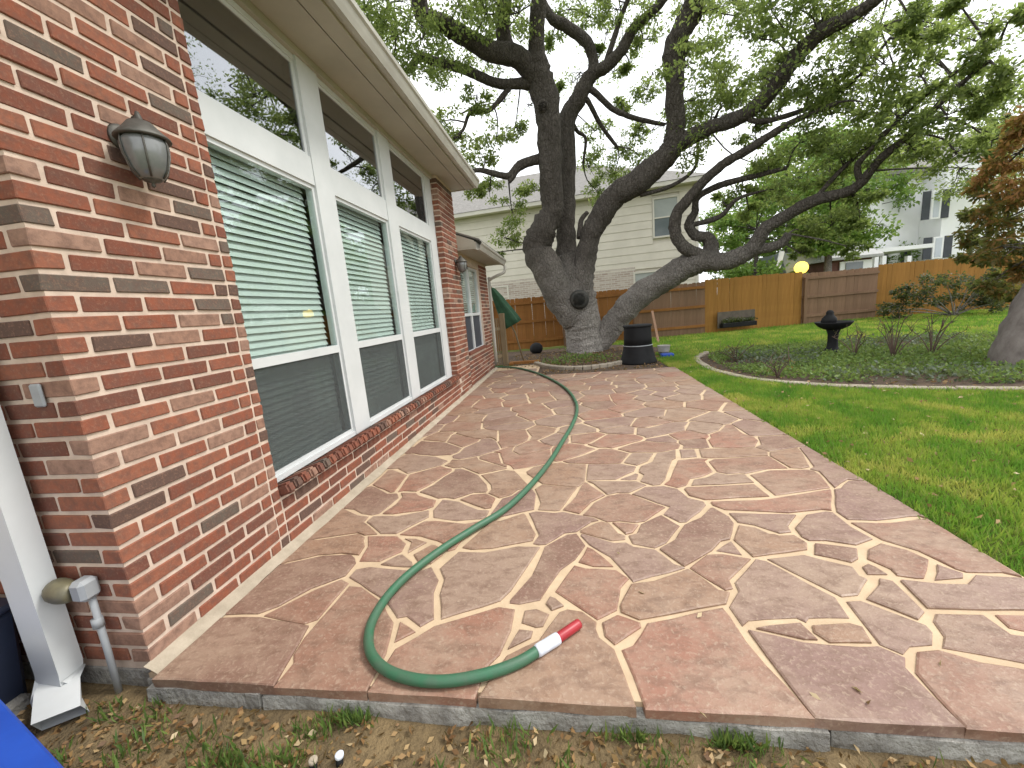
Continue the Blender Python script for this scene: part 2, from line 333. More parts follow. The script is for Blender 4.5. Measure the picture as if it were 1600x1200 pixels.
GREYBARK = simple('smooth_grey_bark', (.20, .175, .155), (.12, .10, .09), .95, 7, .7, .02, 22, stretch=(1, 1, .5))
STONES=[[[-1800,1178],[-1236,1178],[-1296,1482],[-1590,1524],[-1800,1512]],[[-1236,1178],[-846,1178],[-846,1350],[-888,1518],[-996,1638],[-1176,1752],[-1248,1758],[-1272,1416],[-1260,1326],[-1230,1284]],[[-1800,1536],[-1620,1548],[-1548,1602],[-1458,1734],[-1320,1842],[-1320,1956],[-1350,1998],[-1398,2034],[-1572,2022],[-1800,1926]],[[-1326,1494],[-1278,1524],[-1266,1782],[-1326,1812],[-1428,1728],[-1578,1536]],[[-1800,1926],[-1770,1962],[-1614,2034],[-1470,2052],[-1344,2034],[-1356,2130],[-1398,2190],[-1410,2226],[-1470,2262],[-1722,2190],[-1800,2196]],[[-1800,2196],[-1488,2280],[-1422,2250],[-1338,2262],[-1518,2418],[-1518,2490],[-1608,2508],[-1800,2622]],[[-1308,1974],[-1182,1974],[-1086,2070],[-1092,2154],[-1188,2238],[-1392,2238],[-1332,2124]],[[-1008,1926],[-954,1926],[-978,1968],[-1068,2040],[-1092,2028],[-1158,1944]],[[-1038,2058],[-960,2166],[-1050,2208],[-1122,2208],[-1062,2172]],[[-924,1950],[-858,1956],[-816,2034],[-846,2106],[-894,2136],[-918,2142],[-996,2040]],[[-1020,1674],[-1002,1674],[-942,1890],[-1212,1920],[-1284,1896],[-1290,1830]],[[-750,1500],[-702,1548],[-762,1722],[-768,1818],[-846,1926],[-906,1884],[-984,1650],[-882,1548],[-840,1560]],[[-834,1410],[-762,1470],[-810,1500],[-858,1524]],[[-840,1178],[-420,1178],[-402,1308],[-360,1368],[-330,1500],[-330,1620],[-408,1632],[-684,1506],[-816,1374]],[[-408,1178],[150,1178],[102,1416],[48,1470],[36,1518],[42,1554],[-18,1614],[-84,1626],[-120,1608],[-204,1446],[-330,1362]],[[-330,1398],[-240,1458],[-234,1494],[-294,1500]],[[-222,1518],[-192,1524],[-168,1596],[-228,1626],[-282,1614],[-288,1542]],[[-666,1548],[-408,1674],[-366,1746],[-246,2118],[-372,2124],[-564,2064],[-726,2070],[-792,1914],[-738,1824],[-726,1710]],[[-654,2094],[-528,2106],[-294,2184],[-282,2256],[-366,2484],[-384,2508],[-534,2412],[-588,2412],[-714,2112]],[[-792,2076],[-756,2094],[-732,2226],[-630,2424],[-756,2382],[-990,2424],[-1068,2418],[-1176,2256],[-1026,2238],[-894,2184],[-810,2130]],[[-252,2142],[-210,2148],[-102,2268],[-30,2280],[66,2394],[114,2412],[90,2442],[-66,2502],[-114,2526],[-174,2514],[-306,2538],[-348,2514],[-258,2244],[-288,2154]],[[-312,1656],[-216,1686],[-120,1914],[-42,2004],[18,2136],[-30,2262],[-84,2250],[-216,2124],[-270,1866],[-360,1680],[-360,1662]],[[-156,1620],[-102,1650],[-144,1698],[-168,1710],[-186,1662]],[[54,1944],[156,1944],[60,2094],[30,2118],[-24,1980]],[[48,1572],[138,1632],[174,1782],[222,1848],[168,1914],[12,1926],[-48,1950],[-144,1746]],[[240,1824],[516,1938],[474,1962],[402,2094],[288,2124],[252,2166],[180,2160],[0,2256],[-6,2238],[42,2142],[150,2028]],[[174,2184],[252,2196],[258,2232],[222,2256],[180,2376],[132,2400],[96,2382],[-6,2298],[-6,2274]],[[264,2250],[306,2268],[354,2352],[276,2376],[198,2382]],[[402,2112],[474,2160],[594,2340],[516,2472],[480,2448],[372,2364],[324,2250],[276,2232],[288,2154]],[[516,1950],[696,2088],[774,2178],[828,2196],[912,2364],[912,2442],[858,2556],[840,2550],[744,2430],[624,2346],[528,2184],[426,2100]],[[228,1578],[624,1686],[666,1758],[624,1770],[558,1890],[528,1926],[342,1830],[228,1806],[156,1662],[156,1620]],[[654,1776],[690,1788],[696,1848],[864,2016],[738,2058],[660,2052],[540,1938]],[[834,2052],[828,2178],[774,2136],[720,2088]],[[882,2034],[1176,2100],[1206,2160],[1182,2232],[1104,2226],[1086,2244],[1056,2250],[1008,2316],[930,2340],[846,2190]],[[1434,2142],[1548,2196],[1518,2316],[1518,2478],[1488,2490],[1362,2454],[1224,2310],[1212,2220],[1230,2184],[1314,2184]],[[1116,2256],[1182,2268],[1194,2328],[1302,2454],[1098,2472],[930,2484],[942,2376],[1020,2346]],[[1320,1992],[1368,2022],[1416,2106],[1278,2148],[1242,2154],[1188,2058]],[[1518,1878],[1548,1878],[1674,2016],[1638,2094],[1560,2154],[1464,2100],[1410,2022],[1458,1944],[1452,1896]],[[1332,1902],[1416,1902],[1404,1956],[1386,1980],[1344,1956]],[[1128,1746],[1200,1758],[1308,1866],[1290,1890],[1302,1956],[1134,2052],[942,2016]],[[642,1560],[678,1590],[756,1602],[876,1614],[900,1590],[924,1614],[1080,1620],[1098,1740],[996,1896],[930,1998],[888,2016],[714,1830],[708,1770],[630,1668]],[[1152,1446],[1200,1482],[1284,1494],[1332,1554],[1338,1590],[1236,1680],[1188,1722],[1128,1716],[1104,1488]],[[1332,1620],[1386,1662],[1404,1854],[1362,1872],[1332,1830],[1218,1734]],[[930,1488],[1080,1494],[1098,1572],[1062,1590],[912,1572],[900,1536]],[[846,1500],[894,1500],[876,1584],[756,1566],[690,1548]],[[708,1178],[1128,1178],[1116,1386],[1146,1428],[1092,1476],[1026,1470],[834,1482],[654,1536]],[[180,1178],[708,1178],[624,1476],[612,1608],[600,1662],[258,1560],[180,1440],[132,1416]],[[108,1440],[228,1536],[228,1560],[168,1590],[138,1602],[66,1554],[72,1482]],[[1128,1178],[1584,1178],[1632,1338],[1626,1362],[1542,1386],[1380,1422],[1284,1470],[1206,1458],[1134,1368]],[[1626,1404],[1656,1434],[1656,1542],[1596,1554],[1590,1656],[1422,1656],[1380,1614],[1356,1536],[1308,1482]],[[1854,1668],[1956,1698],[1950,1884],[1776,1902],[1686,1836],[1566,1836],[1440,1860],[1416,1686],[1836,1686]],[[1668,1572],[1806,1644],[1758,1656],[1632,1656],[1620,1590]],[[1584,1866],[1710,1884],[1734,1914],[1704,1950],[1680,1980]],[[1950,1896],[1962,2400],[1746,2358],[1596,2364],[1548,2364],[1590,2190],[1686,2094],[1734,1950],[1758,1926],[1902,1926]],[[1698,2388],[1896,2430],[1944,2430],[1968,2400],[1974,2910],[1872,2910],[1758,2802],[1710,2790],[1548,2490],[1554,2400]],[[1728,2814],[1884,2940],[1974,2910],[1974,3630],[1908,3588],[1794,3168],[1746,3132],[1782,3090]],[[1308,2718],[1698,2814],[1752,3018],[1752,3096],[1710,3120],[1458,3126],[1290,3054]],[[1278,2484],[1482,2520],[1530,2508],[1686,2784],[1386,2700],[1176,2646],[870,2634],[870,2592],[924,2532]],[[846,2670],[1266,2706],[1248,2886],[1176,2880],[774,2856],[756,2838],[762,2736]],[[822,2892],[1260,2922],[1254,3054],[1212,3060],[1134,3054],[1062,3102],[954,3012],[864,2982]],[[1266,3078],[1452,3156],[1602,3162],[1584,3414],[1422,3408],[1140,3384],[1086,3336],[1080,3126],[1140,3084],[1230,3096]],[[1698,3150],[1764,3174],[1872,3492],[1890,3588],[1812,3558],[1632,3504],[1596,3420],[1626,3168]],[[1116,3414],[1584,3432],[1620,3522],[1566,3624],[1542,3624],[1098,3630],[1062,3438]],[[1632,3522],[1980,3630],[1986,3912],[1938,3918],[1710,3906],[1644,3690],[1578,3636]],[[1380,3642],[1578,3654],[1668,3804],[1674,3918],[1620,3996],[1632,4314],[1608,4332],[1566,4308],[1458,4140],[1320,4026],[1302,3936],[1254,3864],[1230,3672]],[[1974,3912],[1986,4350],[1938,4362],[1812,4482],[1698,4398],[1638,4344],[1656,3972],[1692,3936],[1950,3948]],[[342,2382],[402,2400],[564,2574],[354,2778],[294,2784],[252,2760],[210,2754],[102,2646],[18,2484],[90,2460],[168,2394],[246,2406]],[[606,2382],[648,2388],[762,2508],[828,2598],[828,2640],[744,2700],[708,2844],[624,2892],[540,2886],[486,2880],[378,2772],[600,2574],[534,2478]],[[-6,2502],[84,2664],[186,2760],[66,2970],[54,2982],[30,2946],[-24,2742],[-114,2556]],[[-174,2544],[-138,2550],[-12,2898],[-210,2940],[-288,2958],[-336,2886],[-276,2652],[-288,2562]],[[-30,2916],[0,2916],[48,3000],[78,3354],[-90,3378],[-144,3420],[-282,3378],[-384,3324],[-438,3228],[-426,3180],[-282,2976]],[[66,3030],[294,3030],[456,3180],[486,3270],[438,3294],[384,3330],[96,3348]],[[396,3012],[450,3024],[480,3114],[462,3132],[438,3108],[330,3030]],[[204,2772],[276,2802],[360,2796],[504,2916],[444,2982],[348,2988],[72,3006],[114,2964]],[[174,3360],[372,3360],[474,3582],[342,3702],[282,3726],[216,3726],[204,3702],[36,3540],[-126,3438],[-78,3396]],[[498,3300],[600,3384],[684,3558],[576,3576],[504,3582],[402,3366]],[[552,2910],[606,2922],[660,3006],[804,3390],[846,3432],[894,3630],[822,3588],[720,3564],[642,3366],[528,3270],[510,3228],[492,3156],[522,3096],[474,2982]],[[714,2862],[786,2898],[846,3012],[936,3042],[1050,3132],[1056,3354],[1098,3396],[1020,3414],[852,3384],[690,2988],[636,2922]],[[894,3438],[1026,3450],[1056,3630],[930,3636]],[[702,3594],[768,3600],[930,3672],[972,3774],[954,3816],[804,3828],[660,3900],[540,3834],[390,3708],[486,3612]],[[336,3738],[636,3930],[672,3984],[666,4026],[600,4110],[426,4128],[342,4158],[150,3870],[114,3864],[210,3768],[288,3768]],[[84,3888],[120,3900],[312,4170],[240,4242],[186,4230],[-48,4164],[-48,3942]],[[702,3996],[1128,4194],[1158,4326],[1236,4476],[1146,4488],[1098,4494],[990,4446],[792,4320],[672,4338],[630,4122],[696,4050]],[[918,3834],[954,3834],[972,3876],[930,4050],[792,3996],[702,3966],[678,3924],[786,3864]],[[744,4350],[1086,4512],[936,4716],[834,4746],[726,4692],[624,4422],[666,4368]],[[-756,3846],[-702,3888],[-630,3888],[-516,4062],[-510,4200],[-576,4458],[-660,4446],[-888,4452],[-822,4092],[-834,4050]],[[-402,4068],[-234,4302],[-210,4446],[-414,4590],[-462,4620],[-558,4446],[-474,4188],[-486,4074]],[[-552,3654],[-492,3660],[-258,3780],[-240,3846],[-378,3990],[-408,4050],[-498,4044],[-618,3870],[-624,3744]],[[-558,3294],[-414,3336],[-240,3426],[-252,3750],[-486,3642],[-552,3636],[-588,3660],[-642,3744],[-636,3870],[-696,3864],[-822,3744],[-750,3714],[-672,3438],[-600,3378]],[[-594,2748],[-516,2796],[-468,2886],[-396,2910],[-390,2952],[-546,3252],[-636,3276],[-828,3180],[-708,2988],[-684,2904],[-696,2832]],[[-582,2454],[-318,2568],[-324,2802],[-354,2874],[-396,2892],[-450,2868],[-498,2778],[-570,2730],[-612,2514]],[[-672,2586],[-630,2598],[-624,2742],[-714,2820],[-828,2802],[-894,2730]],[[-948,2748],[-816,2850],[-720,2850],[-714,2892],[-738,2976],[-858,3180],[-1056,3342],[-1104,3330],[-1098,3282],[-1158,3162],[-1200,3000],[-1272,2874],[-1080,2760],[-1014,2772]],[[-1464,2886],[-1428,2904],[-1308,2892],[-1254,2982],[-1128,3300],[-1140,3336],[-1206,3360],[-1266,3408],[-1500,3228]],[[-1530,2880],[-1500,2886],[-1530,3228],[-1728,3354],[-1764,3342],[-1764,3036]],[[-1506,2514],[-1458,2538],[-1416,2784],[-1458,2856],[-1542,2856],[-1728,2994],[-1770,3012],[-1794,2982],[-1800,2622],[-1698,2604],[-1596,2538]],[[-1350,2526],[-1140,2574],[-1074,2628],[-1086,2724],[-1254,2808],[-1302,2856],[-1428,2862],[-1386,2802],[-1386,2676],[-1428,2532]],[[-1314,2268],[-1206,2268],[-1056,2478],[-1086,2568],[-1206,2520],[-1296,2490],[-1482,2490],[-1494,2418]],[[-834,2424],[-666,2448],[-642,2472],[-636,2556],[-708,2562],[-900,2700],[-1038,2736],[-1056,2574],[-1020,2472]],[[-1536,3258],[-1278,3438],[-1242,3540],[-1404,3660],[-1578,3702],[-1698,3762],[-1764,3750],[-1800,3630],[-1800,3384],[-1686,3390]],[[-1416,3702],[-1260,3708],[-1206,3780],[-1194,3888],[-1452,4110],[-1620,4146],[-1752,4182],[-1764,3990],[-1794,3978],[-1794,3810],[-1770,3786],[-1686,3792],[-1602,3744]],[[-1128,3582],[-942,3666],[-774,3828],[-852,4062],[-918,4164],[-972,4200],[-1044,4164],[-1038,4104],[-1164,3900],[-1176,3750],[-1230,3672],[-1206,3612]],[[-630,3342],[-630,3378],[-690,3426],[-768,3702],[-846,3726],[-888,3684],[-942,3636],[-930,3570]],[[-852,3210],[-624,3312],[-930,3540],[-966,3618],[-1020,3594],[-1104,3552],[-1206,3570],[-1206,3492],[-1236,3426],[-1128,3360],[-1044,3372]],[[-1476,4140],[-1446,4146],[-1464,4386],[-1434,4464],[-1530,4494],[-1650,4500],[-1662,4482],[-1734,4326],[-1740,4224]],[[-1194,3924],[-1074,4086],[-1062,4158],[-1350,4344],[-1410,4386],[-1434,4356],[-1422,4116]],[[-1434,4494],[-1200,4524],[-1134,4560],[-1182,4824],[-1212,4854],[-1410,4890],[-1596,4926],[-1650,4836],[-1644,4530],[-1470,4518]],[[-1254,4872],[-1218,4872],[-1194,4914],[-1212,5088],[-1194,5214],[-1320,5268],[-1434,5352],[-1512,5346],[-1584,5268],[-1566,5202],[-1578,4950]],[[-852,4092],[-912,4458],[-1098,4542],[-1188,4494],[-1368,4470],[-1404,4464],[-1404,4416],[-1110,4194],[-1050,4176],[-996,4218],[-948,4212],[-888,4164]],[[942,5910],[1098,5910],[1218,6096],[1092,6288],[816,6096]],[[2016,7152],[2028,7638],[1674,7662],[1608,7590],[1560,7530],[1632,7242]],[[1638,6738],[1980,6888],[2016,6882],[2022,7152],[1884,7170],[1626,7218],[1530,7110],[1530,6822]],[[-1440,7992],[-1176,8028],[-1098,8118],[-1104,8166],[-1248,8298],[-1278,8298],[-1488,8298],[-1620,8226]],[[-1116,4614],[-1056,4680],[-588,4824],[-738,5046],[-780,5100],[-1104,4902],[-1188,4902],[-1206,4860],[-1152,4812]],[[390,5208],[432,5214],[570,5394],[528,5658],[300,5646],[138,5634],[102,5514],[258,5244]],[[-966,7002],[-948,7014],[-930,7224],[-1164,7380],[-1326,7266],[-1476,7152],[-1470,7086]],[[-1512,5862],[-1116,5946],[-1080,6042],[-1158,6174],[-1194,6240],[-1422,6240],[-1494,6162]],[[2004,6396],[2016,6870],[1764,6762],[1656,6714],[1668,6486]],[[-654,7896],[-522,7920],[-420,8082],[-420,8214],[-684,8208],[-780,8208],[-804,8232],[-894,8166],[-900,8130]],[[60,7374],[102,7374],[270,7572],[48,7800],[12,7812],[-18,7788],[-246,7596],[-72,7386]],[[-1560,6522],[-1488,6564],[-1386,6714],[-1506,6996],[-1602,6954],[-1800,6870],[-1800,6564],[-1758,6576]],[[-1800,8658],[-1458,8670],[-1650,9054],[-1734,9186],[-1734,9246],[-1800,9246]],[[1140,5064],[1362,5136],[1422,5346],[1242,5538],[1194,5526],[984,5472],[918,5340],[948,5220]],[[1740,5742],[1902,6048],[1638,6162],[1590,6180],[1494,6060],[1536,5874]],[[-762,5256],[-348,5376],[-468,5682],[-516,5694],[-630,5730],[-876,5550],[-858,5376]],[[-210,4488],[-108,4572],[60,4644],[90,4704],[6,4944],[-198,5028],[-240,5034],[-486,4824],[-492,4794],[-456,4638]],[[-1218,7572],[-1194,7572],[-1098,7692],[-1182,7992],[-1398,7968],[-1434,7956],[-1542,7698],[-1524,7668]],[[-552,4830],[-492,4854],[-264,5064],[-318,5340],[-444,5310],[-750,5238],[-750,5112]],[[702,7098],[1080,7140],[1110,7194],[1104,7290],[942,7404],[804,7494],[636,7386],[618,7242]],[[534,6060],[642,6138],[612,6408],[282,6480],[240,6468],[138,6390],[120,6318],[186,6120]],[[1110,4518],[1224,4518],[1272,4596],[1578,4872],[1410,5064],[1368,5112],[1152,5046],[1056,4752],[978,4704],[1002,4638]],[[858,7746],[1086,7848],[1128,7956],[1050,8214],[828,8214],[624,8208],[558,7974]],[[1098,6414],[1152,6456],[1170,6744],[1098,6792],[858,6738],[744,6720],[732,6552]],[[-324,6210],[90,6306],[108,6390],[-66,6552],[-168,6648],[-390,6540]],[[126,5658],[528,5694],[534,6042],[438,6060],[186,6102],[66,5802]],[[-480,5724],[-264,5874],[-336,6174],[-450,6150],[-678,6096],[-690,6072],[-612,5766]],[[1488,7128],[1518,7128],[1614,7236],[1542,7536],[1326,7548],[1290,7506],[1122,7290],[1134,7212]],[[-690,6852],[-420,7050],[-546,7356],[-660,7368],[-738,7374],[-900,7218],[-918,7056],[-918,7002]],[[312,6828],[636,6858],[684,7080],[582,7224],[246,7092],[210,6948]],[[516,7962],[588,8208],[144,8202],[90,8202],[66,8016]],[[270,4338],[546,4452],[612,4446],[708,4722],[594,4812],[558,4800],[120,4680],[102,4626],[264,4386]],[[120,4728],[576,4842],[570,4956],[438,5160],[420,5190],[258,5214],[36,4956]],[[972,5490],[1230,5574],[1242,5676],[1104,5868],[948,5880],[846,5700]],[[1680,4878],[1890,5250],[1692,5436],[1626,5412],[1458,5352],[1392,5118],[1614,4890]],[[-906,5586],[-660,5754],[-714,6054],[-858,6042],[-1050,6024],[-1092,5934],[-1014,5646]],[[-1800,6894],[-1518,7038],[-1506,7158],[-1584,7254],[-1626,7320],[-1800,7332]],[[1992,5256],[2004,5664],[1776,5676],[1770,5640],[1710,5454],[1914,5262]],[[-570,7374],[-510,7404],[-306,7596],[-510,7866],[-552,7884],[-648,7878],[-804,7650],[-738,7404]],[[1968,7668],[2028,7668],[2034,8022],[1662,8076],[1638,8076],[1596,7986],[1680,7686]],[[1554,6414],[1590,6414],[1638,6474],[1638,6714],[1518,6810],[1320,6768],[1200,6732],[1188,6468]],[[-414,6558],[-168,6666],[-126,6876],[-258,7026],[-378,7038],[-414,7032],[-666,6828],[-630,6648]],[[-1266,8448],[-1194,8490],[-990,8532],[-870,8760],[-1056,8952],[-1116,9012],[-1392,8640],[-1350,8580],[-1338,8508]],[[-1800,7350],[-1626,7350],[-1566,7644],[-1596,7698],[-1800,7734]],[[960,4716],[1038,4758],[1128,5052],[936,5196],[822,5112],[606,4944],[606,4830],[720,4740],[882,4764]],[[606,7428],[798,7530],[846,7722],[594,7914],[558,7950],[534,7944],[390,7578]],[[-1686,4848],[-1608,4950],[-1596,5202],[-1608,5244],[-1686,5238],[-1740,5268],[-1800,5304],[-1800,4872],[-1722,4872]],[[-1056,6054],[-714,6090],[-762,6348],[-792,6456],[-810,6456],[-1050,6438],[-1068,6414],[-1158,6252]],[[-1194,5238],[-888,5388],[-906,5550],[-1026,5622],[-1092,5604],[-1362,5526],[-1368,5454],[-1416,5376],[-1410,5352]],[[6,4974],[240,5220],[240,5244],[84,5496],[-12,5460],[-270,5346],[-276,5322],[-222,5076]],[[0,8028],[30,8046],[54,8208],[-360,8214],[-402,8214],[-390,8088]],[[-1056,6480],[-786,6498],[-666,6642],[-696,6828],[-834,6924],[-936,6990],[-1158,6660]],[[1296,4038],[1440,4146],[1536,4296],[1512,4356],[1362,4452],[1332,4476],[1260,4470],[1146,4212],[1146,4182],[1188,4164]],[[1980,4380],[1992,4830],[1746,4830],[1728,4806],[1794,4512],[1860,4488]],[[-1800,5502],[-1530,5688],[-1542,5826],[-1578,5832],[-1800,5880]],[[1656,1178],[1950,1178],[1956,1662],[1938,1656],[1698,1542],[1704,1446],[1668,1386]],[[1452,7554],[1542,7554],[1662,7686],[1578,7986],[1356,7962],[1152,7938],[1122,7836],[1320,7566]],[[-312,5376],[72,5532],[108,5658],[54,5790],[-60,5814],[-246,5850],[-438,5700]],[[1152,7968],[1578,8016],[1614,8094],[1608,8208],[1524,8208],[1068,8214]],[[-114,6900],[186,6966],[216,7110],[102,7338],[72,7344],[-66,7368],[-234,7044]],[[-1530,6180],[-1446,6258],[-1530,6504],[-1746,6546],[-1800,6558],[-1800,6222]],[[-1620,7740],[-1578,7740],[-1464,7980],[-1650,8214],[-1800,8214],[-1800,7764]],[[108,6414],[246,6504],[300,6816],[192,6942],[72,6918],[-102,6882],[-150,6648]],[[1440,5388],[1680,5472],[1746,5694],[1548,5826],[1518,5844],[1266,5652],[1260,5568]],[[-186,3444],[-144,3450],[18,3570],[180,3732],[84,3822],[72,3864],[-60,3918],[-222,3840],[-240,3774],[-228,3540],[-216,3462]],[[-798,8376],[-786,8766],[-846,8760],[-882,8682],[-978,8520]],[[1188,6762],[1512,6834],[1512,7110],[1374,7128],[1134,7170],[1098,7116],[1134,6810]],[[-1800,8244],[-1644,8244],[-1506,8310],[-1356,8508],[-1398,8604],[-1428,8640],[-1800,8640]],[[-294,7044],[-252,7050],[-90,7380],[-264,7584],[-306,7566],[-528,7356],[-402,7068]],[[-1374,5544],[-1050,5652],[-1110,5916],[-1200,5904],[-1524,5832],[-1512,5688]],[[-678,6126],[-348,6204],[-408,6540],[-480,6558],[-636,6618],[-756,6474]],[[-792,4452],[-576,4488],[-474,4638],[-522,4800],[-726,4746],[-1050,4650],[-1098,4596],[-1056,4542],[-954,4488]],[[42,5808],[162,6078],[162,6138],[96,6276],[-126,6222],[-306,6180],[-240,5892]],[[-1152,4920],[-1086,4932],[-774,5130],[-768,5238],[-846,5328],[-876,5364],[-1176,5220],[-1188,4992],[-1176,4926]],[[-288,7614],[0,7848],[24,7980],[-234,8034],[-402,8070],[-510,7902]],[[1134,3654],[1200,3672],[1236,3882],[1200,3906],[1062,3888],[990,3882],[972,3816],[996,3738],[966,3666]],[[-858,8778],[-786,8784],[-798,9246],[-1044,9246],[-1110,9246],[-1098,9030]],[[-60,4200],[228,4272],[234,4374],[78,4590],[-114,4518],[-174,4458],[-168,4404],[-204,4302]],[[1980,4860],[1998,4902],[1998,5238],[1926,5232],[1866,5124],[1734,4872]],[[1920,6060],[2010,6084],[2010,6396],[1710,6444],[1662,6450],[1608,6390],[1608,6204]],[[-1548,5844],[-1524,6150],[-1788,6216],[-1800,5886],[-1770,5898]],[[894,5352],[960,5478],[828,5682],[588,5676],[552,5676],[546,5646],[582,5406]],[[-858,7662],[-798,7686],[-666,7896],[-840,8028],[-918,8118],[-972,8112],[-1080,8106],[-1152,8010],[-1086,7710]],[[1098,7314],[1224,7440],[1308,7566],[1104,7830],[1062,7806],[882,7716],[828,7518]],[[-1410,6270],[-1194,6282],[-1098,6438],[-1098,6480],[-1176,6624],[-1218,6648],[-1362,6672],[-1512,6510]],[[-234,3864],[-84,3924],[-66,4002],[-78,4176],[-210,4272],[-378,4050],[-336,3960]],[[582,4974],[918,5220],[900,5334],[750,5358],[582,5388],[438,5202]],[[594,6444],[618,6444],[702,6540],[696,6750],[612,6822],[390,6810],[324,6810],[312,6786],[276,6510]],[[-918,7248],[-762,7386],[-816,7626],[-1044,7668],[-1086,7674],[-1182,7554],[-1164,7440],[-1146,7398]],[[-1680,5262],[-1608,5268],[-1542,5364],[-1440,5370],[-1386,5472],[-1386,5532],[-1512,5676],[-1800,5502],[-1800,5304]],[[696,5700],[822,5700],[918,5892],[792,6078],[744,6096],[648,6120],[552,6042],[552,5706]],[[-1092,8178],[-906,8184],[-792,8268],[-792,8346],[-972,8496],[-996,8514],[-1254,8436],[-1236,8298]],[[786,6114],[1098,6348],[1098,6384],[870,6468],[720,6516],[642,6426],[666,6144]],[[1548,4326],[1620,4356],[1770,4512],[1680,4836],[1608,4854],[1542,4788],[1290,4566],[1254,4506],[1332,4506],[1524,4374]],[[-1206,6672],[-1158,6708],[-984,6978],[-1284,7014],[-1458,7044],[-1476,7020],[-1356,6708]],[[-1494,7188],[-1188,7404],[-1200,7548],[-1344,7578],[-1530,7626],[-1596,7326]],[[486,4146],[606,4158],[648,4356],[582,4434],[474,4386],[270,4302],[258,4260],[336,4194]],[[-1416,8658],[-1128,9030],[-1122,9072],[-1128,9246],[-1416,9246],[-1704,9246],[-1710,9222]],[[732,6762],[1098,6822],[1074,7074],[1068,7098],[1038,7098],[714,7068],[672,6840]],[[1242,3900],[1296,3978],[1296,4026],[1242,4062],[1200,4134],[1134,4176],[1026,4128],[942,4074],[984,3906],[1212,3924]],[[240,7128],[588,7260],[594,7392],[432,7506],[360,7560],[306,7554],[126,7356]],[[-1800,4344],[-1740,4386],[-1674,4518],[-1662,4716],[-1686,4818],[-1800,4848]],[[294,7584],[354,7596],[504,7944],[240,7956],[66,7974],[42,7848]],[[1458,6078],[1578,6198],[1578,6384],[1236,6426],[1176,6438],[1134,6384],[1128,6324],[1248,6120]],[[2028,8022],[2034,8214],[1644,8208],[1644,8118],[1662,8106],[2004,8052]],[[1254,5700],[1506,5874],[1470,6042],[1362,6060],[1248,6072],[1128,5898]],[[1998,5670],[2010,6084],[1932,6036],[1908,5970],[1782,5712]]]
# ---------------------------------------------------------------- ground
def ground_z(x, y):
    t = min(max((y - 1.3) / 0.9, 0), 1); t = t * t * (3 - 2 * t)
    return -.115 + .085 * t
def lawn_mat():
    m, n, b, o = newmat('lawn_soil'); g = n.nodes.new('ShaderNodeNewGeometry')
    x = N(n, 'ShaderNodeTexNoise', Scale=1.3, Detail=6.0, Roughness=.65); n.links.new(g.outputs['Position'], x.inputs['Vector'])
    y = N(n, 'ShaderNodeTexNoise', Scale=30.0, Detail=6.0, Roughness=.7); n.links.new(g.outputs['Position'], y.inputs['Vector'])
    c = ramp(n, x.outputs['Fac'], [(.35, (.06, .12, .02)), (.55, (.13, .17, .035)), (.7, (.22, .20, .08))])
    c = mixc(n, ramp(n, y.outputs['Fac'], [(.4, (0, 0, 0)), (.7, (.7, .7, .7))]), c, (.09, .07, .035))
    n.links.new(c, b.inputs['Base Color']); b.inputs['Roughness'].default_value = 1; b.inputs['Specular IOR Level'].default_value = .1
    bump(n, b, y.outputs['Fac'], .8, .03); return m
LAWN = lawn_mat()
SOIL = simple('bed_soil', (.10, .065, .04), (.055, .036, .024), 1.0, 6, 1.0, .03, 30)
DIRT = simple('leafy_dirt', (.22, .155, .075), (.12, .085, .042), 1.0, 7, 1.0, .03, 35)
xs = [-260, -60, -20, -8, -4, -2.2, -1.86, 0, 1.0, 2.05, 3, 5, 8, 12, 20, 60, 260]
ys = [-260, -40, -8, -2, 0, .6, 1.0, 1.25, 1.35, 1.5, 1.7, 1.9, 2.05, 2.2, 3, 5, 8, 12, 20, 60, 300]
g = MB(); nx = len(xs)
g.v = [(x, y, ground_z(x, y)) for y in ys for x in xs]
g.f = [(j * nx + i, j * nx + i + 1, (j + 1) * nx + i + 1, (j + 1) * nx + i) for j in range(len(ys) - 1) for i in range(nx - 1)]
tag(g.build('ground', LAWN), kind='structure')
def sheet(name, poly, z, mat):
    s = MB(); s.v = [(x, y, z if not callable(z) else z(x, y)) for x, y in poly]; s.f = [tuple(range(len(poly)))]
    return tag(s.build(name, mat), kind='structure')
# bare leaf-strewn strip in front of the slab
fd = MB(); XS = np.linspace(-4.2, 2.6, 60); YS = np.linspace(-.6, 1.27, 16)
fd.v = [(x, y, -.103 + .010 * math.sin(x * 5.1 + y * 3) * math.cos(y * 7.3 - x) + rng.uniform(-.004, .004)) for y in YS for x in XS]
fd.f = [(j * 60 + i, j * 60 + i + 1, (j + 1) * 60 + i + 1, (j + 1) * 60 + i) for j in range(15) for i in range(59)]
tag(fd.build('dirt_strip', DIRT, smooth=True), kind='structure')

# ---------------------------------------------------------------- patio
XR = lambda y: 1.965 + .012 * (y - 1.9)
patio = thing('patio', None, None, (0, 1.19, 0), kind='structure')
def inset_y(poly): return poly
s = MB()
SLAB = [(-1.862, 1.20), (XR(1.2), 1.20), (XR(8.25), 8.25), (-.74, 8.25), (-.74, 9.95), (-1.862, 9.95)]
s.prism(SLAB, 'z', -.30, -.032); s.build('concrete_slab', CONC, patio)
s = MB(); s.prism([(-1.855, 1.206), (XR(1.2) - .004, 1.206), (XR(8.25) - .004, 8.246), (-.744, 8.246), (-.744, 9.946), (-1.855, 9.946)], 'z', -.031, -.009)
s.build('mortar_bed', JOINT, patio)
